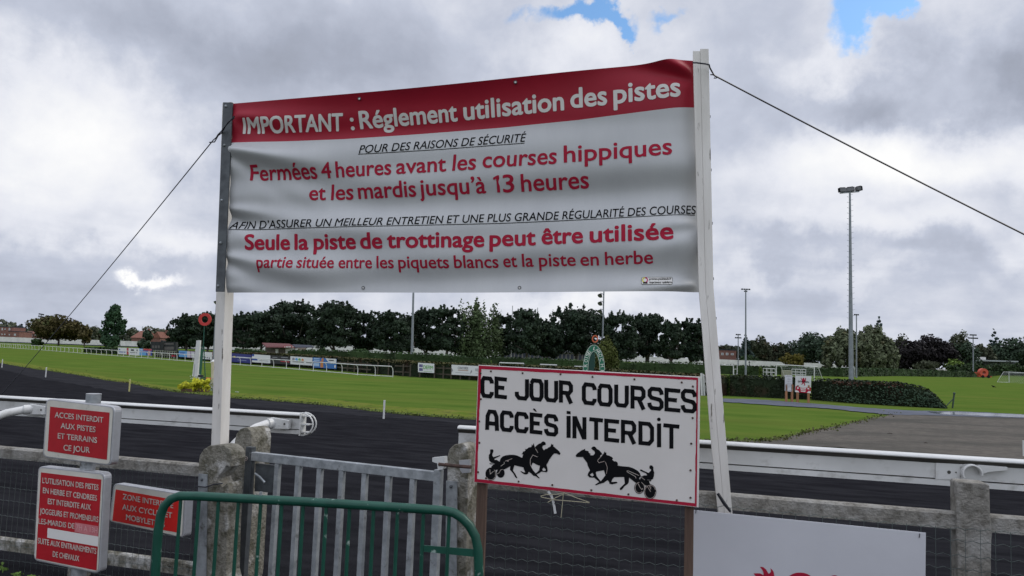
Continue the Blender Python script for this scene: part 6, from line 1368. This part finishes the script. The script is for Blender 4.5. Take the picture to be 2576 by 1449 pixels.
# pavilion
d = 285; a = gnd(2440, d); t = T("pavilion", "flat roofed pale pavilion with a white box on its roof, at the right", "building", a)
mb = MB(); mb.prism([pt(2438, 904, d), pt(2562, 908, d), pt(2562, 911, d), pt(2438, 908, d)], V((0, 9, 0))); t.add("roof", mb, mat("pale_fascia", (.30, .32, .32), rough=.7)); mb = MB(); mb.prism([pt(2455, 897.5, d + 2), pt(2480, 898.5, d + 2), pt(2480, 905, d + 2), pt(2455, 904.5, d + 2)], V((0, 4, 0))); t.add("roof_box", mb, M['wall'])
mb = MB(); q = [pt(2446, 908, d + 3), pt(2556, 911, d + 3)]; mb.prism([V((q[0].x, q[0].y, 0)), V((q[1].x, q[1].y, 0)), q[1], q[0]], V((0, 5, 0))); t.add("wall", mb, mat("dark_cladding", (.05, .055, .06), rough=.8))

# ================================================================ trees
GP, GL, GR_ = "pines behind the course", "trees at the left", "trees beyond the football pitch"
far = [("olive tree crown above the flat roofed brick house", 14, 800, 46, 380, 'broad', 'far'), ("low olive tree between the brick houses and the round autumn tree", 58, 819, 60, 390, 'broad', 'far'), ("bluish distant tree behind the brick houses", 40, 812, 44, 520, 'broad', 'farblue'), ("olive tree between the autumn tree and the oval tree", 238, 815, 42, 380, 'broad', 'far'), ("pale olive tree right of the oval tree", 330, 820, 44, 400, 'broad', 'far'), ("wide olive tree above the red tiled houses", 392, 817, 80, 400, 'broad', 'far'), ("small olive tree touching the left pine", 436, 825, 40, 385, 'broad', 'far')]
for i, (lb, x, y, w, d, k, lf) in enumerate(far): tree(lb, x, y, w, d, k, lf, 100 + i, 1300, GL)
tree("broad round autumn brown tree left of the oval tree", 148, 785, 142, 235, 'broad', 'autumn', 51, 9500, GL)
tree("narrow brown tree attached to the right side of the round autumn tree", 213, 812, 34, 228, 'broad', 'autumn', 52, 1500, GL)
tree("tall oval green tree standing alone at the left", 284, 767, 68, 205, 'oval', 'lime', 53, 4200, GL)
tree("small dark tree left of the scoreboard", 369, 831, 40, 190, 'oval', 'green', 54, 1500, GL)
tree("round clipped dark bush before the white wall at the far left", 94, 850, 30, 200, 'bush', 'hedge', 55, 900, GL, name="shrub")
pines = [(470, 794, 76, 'pine', "dark pine left of the red signal ring"), (524, 787, 60, 'pine_b', "dark pine directly behind the red signal ring"), (576, 792, 54, 'pine', "dark pine hidden mostly by the left banner post"), (610, 789, 58, 'pine', "dark pine just right of the left banner post"), (655, 785, 68, 'pine_b', "dark pine above the red roofed kiosk"),
         (735, 762, 104, 'pine', "big dark pine right of the kiosk, first of the two tallest"), (838, 760, 108, 'pine_b', "big dark pine with a rounded crown, second of the two tallest"), (925, 785, 76, 'pine', "dark pine right of the two tallest"), (984, 785, 66, 'pine_b', "dark pine left of the bare steel mast"), (1028, 790, 40, 'pine', "narrow dark pine directly behind the bare steel mast"), (1070, 776, 66, 'pine', "dark pine just right of the bare steel mast"), (1122, 774, 62, 'pine_b', "dark pine left of the pale poplar"),
         (1264, 792, 52, 'pine', "dark pine between the poplar and the rugby posts"), (1322, 781, 76, 'pine_b', "dark pine between the two rugby posts"), (1374, 810, 56, 'pine', "low dark pine right of the rugby posts"), (1446, 773, 130, 'pine', "wide dark pine with a spiky top, left of the three lamp mast"), (1560, 788, 88, 'pine_b', "dark pine right of the three lamp mast"), (1630, 790, 72, 'pine', "dark pine in the middle of the right hand row"), (1688, 807, 58, 'pine_b', "low dark pine second from the leaning post"), (1738, 805, 66, 'pine', "dark pine against the leaning banner post"), (1772, 815, 26, 'pine', "dark pine hidden by the leaning banner post")]
for i, (x, y, w, lf, lb) in enumerate(pines): tree(lb, x, y, w * (1.22 + .12 * (i % 3)), 150 + (i * 7) % 18, 'pine', lf, 200 + i, int(4500 + w * 75), GP, bark='bark_pale' if i % 2 else 'bark')
tree("pale green poplar with several pointed tops among the dark pines", 1196, 750, 128, 156, 'spires', 'poplar', 60, 9000, GP)
tree("small round dark bush under the pines right of the kiosk", 812, 873, 26, 120, 'bush', 'hedge', 61, 500, name="shrub"); tree("fresh green bush under the pines left of the bare mast", 905, 873, 60, 125, 'bush', 'hedge_far', 62, 800, name="shrub")
rt = [("dark tree just right of the leaning banner post", 1826, 858, 56, 320, 'broad', 'oak', 1400), ("dark spiky conifer behind the tall far mast", 1876, 836, 50, 290, 'conifer', 'spruce', 1800), ("brownish tree right of the tall far mast", 1903, 842, 54, 300, 'broad', 'oak', 1800), ("round light green bush at the foot of the far mast", 1886, 889, 48, 262, 'bush', 'hedge_far', 900), ("dark brown tree left of the golden tree", 1952, 855, 66, 310, 'broad', 'oak', 1800), ("dark green tree behind the golden tree", 2036, 835, 88, 300, 'broad', 'green', 2600),
      ("dark tree left of the willow", 2078, 842, 50, 292, 'broad', 'green', 1500), ("small golden tree before the white wall", 1995, 882, 48, 230, 'broad', 'gold', 1200), ("large grey green willow left half, behind the big mast", 2124, 822, 92, 225, 'willow', 'willow', 4200), ("large grey green willow right half, right of the big mast", 2190, 815, 104, 222, 'willow', 'willow', 4600), ("low drooping willow lobe at the right of the big willow", 2228, 868, 44, 220, 'willow', 'willow', 1600), ("tall dark spruce rising behind the willow", 2212, 795, 72, 300, 'conifer', 'spruce', 3200),
      ("yellowish tree between the spruce and the copper beech", 2270, 840, 46, 310, 'broad', 'birch', 1300), ("dark purple copper beech, left and lower crown", 2284, 848, 82, 250, 'broad', 'beech', 3600), ("dark purple copper beech, right and taller crown", 2348, 833, 92, 252, 'broad', 'beech', 4200), ("loose birch right of the copper beech", 2412, 826, 60, 280, 'broad', 'birch', 2200), ("dark green tree below the birch", 2430, 852, 60, 275, 'broad', 'green', 1800), ("pale olive tree right of the distant mast", 2474, 853, 44, 300, 'broad', 'birch', 1300), ("dark conifer above the pavilion", 2503, 825, 62, 320, 'conifer', 'spruce', 2400), ("broad dark tree at the right edge above the pavilion", 2556, 840, 92, 310, 'broad', 'green', 2600), ("dark tree leaving the view at the right", 2620, 846, 80, 305, 'broad', 'oak', 1400),
      ("grey green shrub below the copper beech", 2330, 903, 58, 240, 'bush', 'birch', 900), ("light yellow green shrub right of the copper beech", 2400, 898, 36, 244, 'bush', 'bright', 700), ("dark shrub mass below the pavilion left", 2440, 913, 90, 236, 'bush', 'hedge', 1200), ("dark shrub mass below the pavilion right", 2530, 912, 110, 240, 'bush', 'hedge', 1200)]
for i, (lb, x, y, w, d, k, lf, n) in enumerate(rt): tree(lb, x, y, w * (1.25 if k in ('broad', 'willow') else 1.1), d, k, lf, 300 + i, int(n * 1.5), GR_)
tree("pale green gap bush in the clipped hedge near the far mast", 1913, 922, 8, 110, "bush", "bright", 399, 200)
# far wood closing the horizon between the trees
q = []; rg = np.random.default_rng(9)
for (xa, ya, xb, yb, d) in ((-200, 838, 460, 846, 520), (440, 850, 1800, 862, 420), (1790, 868, 2760, 890, 430)):
    for k in range(int((xb - xa) * 8)):
        x = rg.uniform(xa, xb); y = ya + (yb - ya) * (x - xa) / (xb - xa) - 4 * math.sin(x / 23.) - 3 * math.sin(x / 9.1); p = gnd(x, d + rg.uniform(-8, 8)); q.append((p.x, p.y, hz(x, y, p) * rg.uniform(0, 1) ** .6))
vv, ff = cards(np.array(q), None, .85, rg); o = npmesh("far_wood", vv, ff, lm("farwood", (.045, .055, .038)), (0, 400, 0)); o["kind"] = "stuff"; o["label"] = "low far belt of trees closing the horizon behind the course"; o["category"] = "wood"
# ================================================================ distant walker
def walker():
    b = gnd(1885, 246) + V((0, 0, .9)); S = 1.0
    P = {'pel': (0, 0, .95), 'che': (0, -.02, 1.32), 'nec': (0, -.02, 1.50), 'hea': (0, -.05, 1.64), 'top': (0, -.04, 1.74), 'kl': (-.10, -.12, .50), 'fl': (-.10, .02, .06), 'tl': (-.10, -.14, .03), 'kr': (.10, .08, .50), 'fr': (.10, .30, .10), 'tr': (.10, .18, .03), 'sl': (-.20, -.02, 1.42), 'el': (-.27, .05, 1.15), 'hl': (-.24, -.10, .90), 'sr': (.20, -.02, 1.42), 'er': (.27, -.02, 1.15), 'hr': (.24, -.16, .92)}
    ks = list(P); E_ = [('pel', 'che'), ('che', 'nec'), ('nec', 'hea'), ('hea', 'top'), ('pel', 'kl'), ('kl', 'fl'), ('fl', 'tl'), ('pel', 'kr'), ('kr', 'fr'), ('fr', 'tr'), ('che', 'sl'), ('sl', 'el'), ('el', 'hl'), ('che', 'sr'), ('sr', 'er'), ('er', 'hr')]
    rad = {'pel': .16, 'che': .18, 'nec': .07, 'hea': .11, 'top': .08, 'kl': .085, 'kr': .085, 'fl': .055, 'fr': .055, 'tl': .04, 'tr': .04, 'sl': .08, 'sr': .08, 'el': .055, 'er': .055, 'hl': .04, 'hr': .04}
    me = bpy.data.meshes.new("person"); me.from_pydata([P[k] for k in ks], [(ks.index(a), ks.index(c)) for a, c in E_], []); o = bpy.data.objects.new("person", me); COL.objects.link(o); o.location = b
    md = o.modifiers.new("skin", 'SKIN'); md.use_smooth_shade = True
    for k, sv in zip(ks, me.skin_vertices[0].data): sv.radius = (rad[k], rad[k] * .8); sv.use_root = k == 'pel'
    o.modifiers.new("sub", 'SUBSURF').render_levels = 2
    me.materials.append(mat("dark_clothes", (.02, .022, .03), rough=.9)); tag(o, "distant walker in dark clothes before the white wall, right of the far mast", "person")
walker()
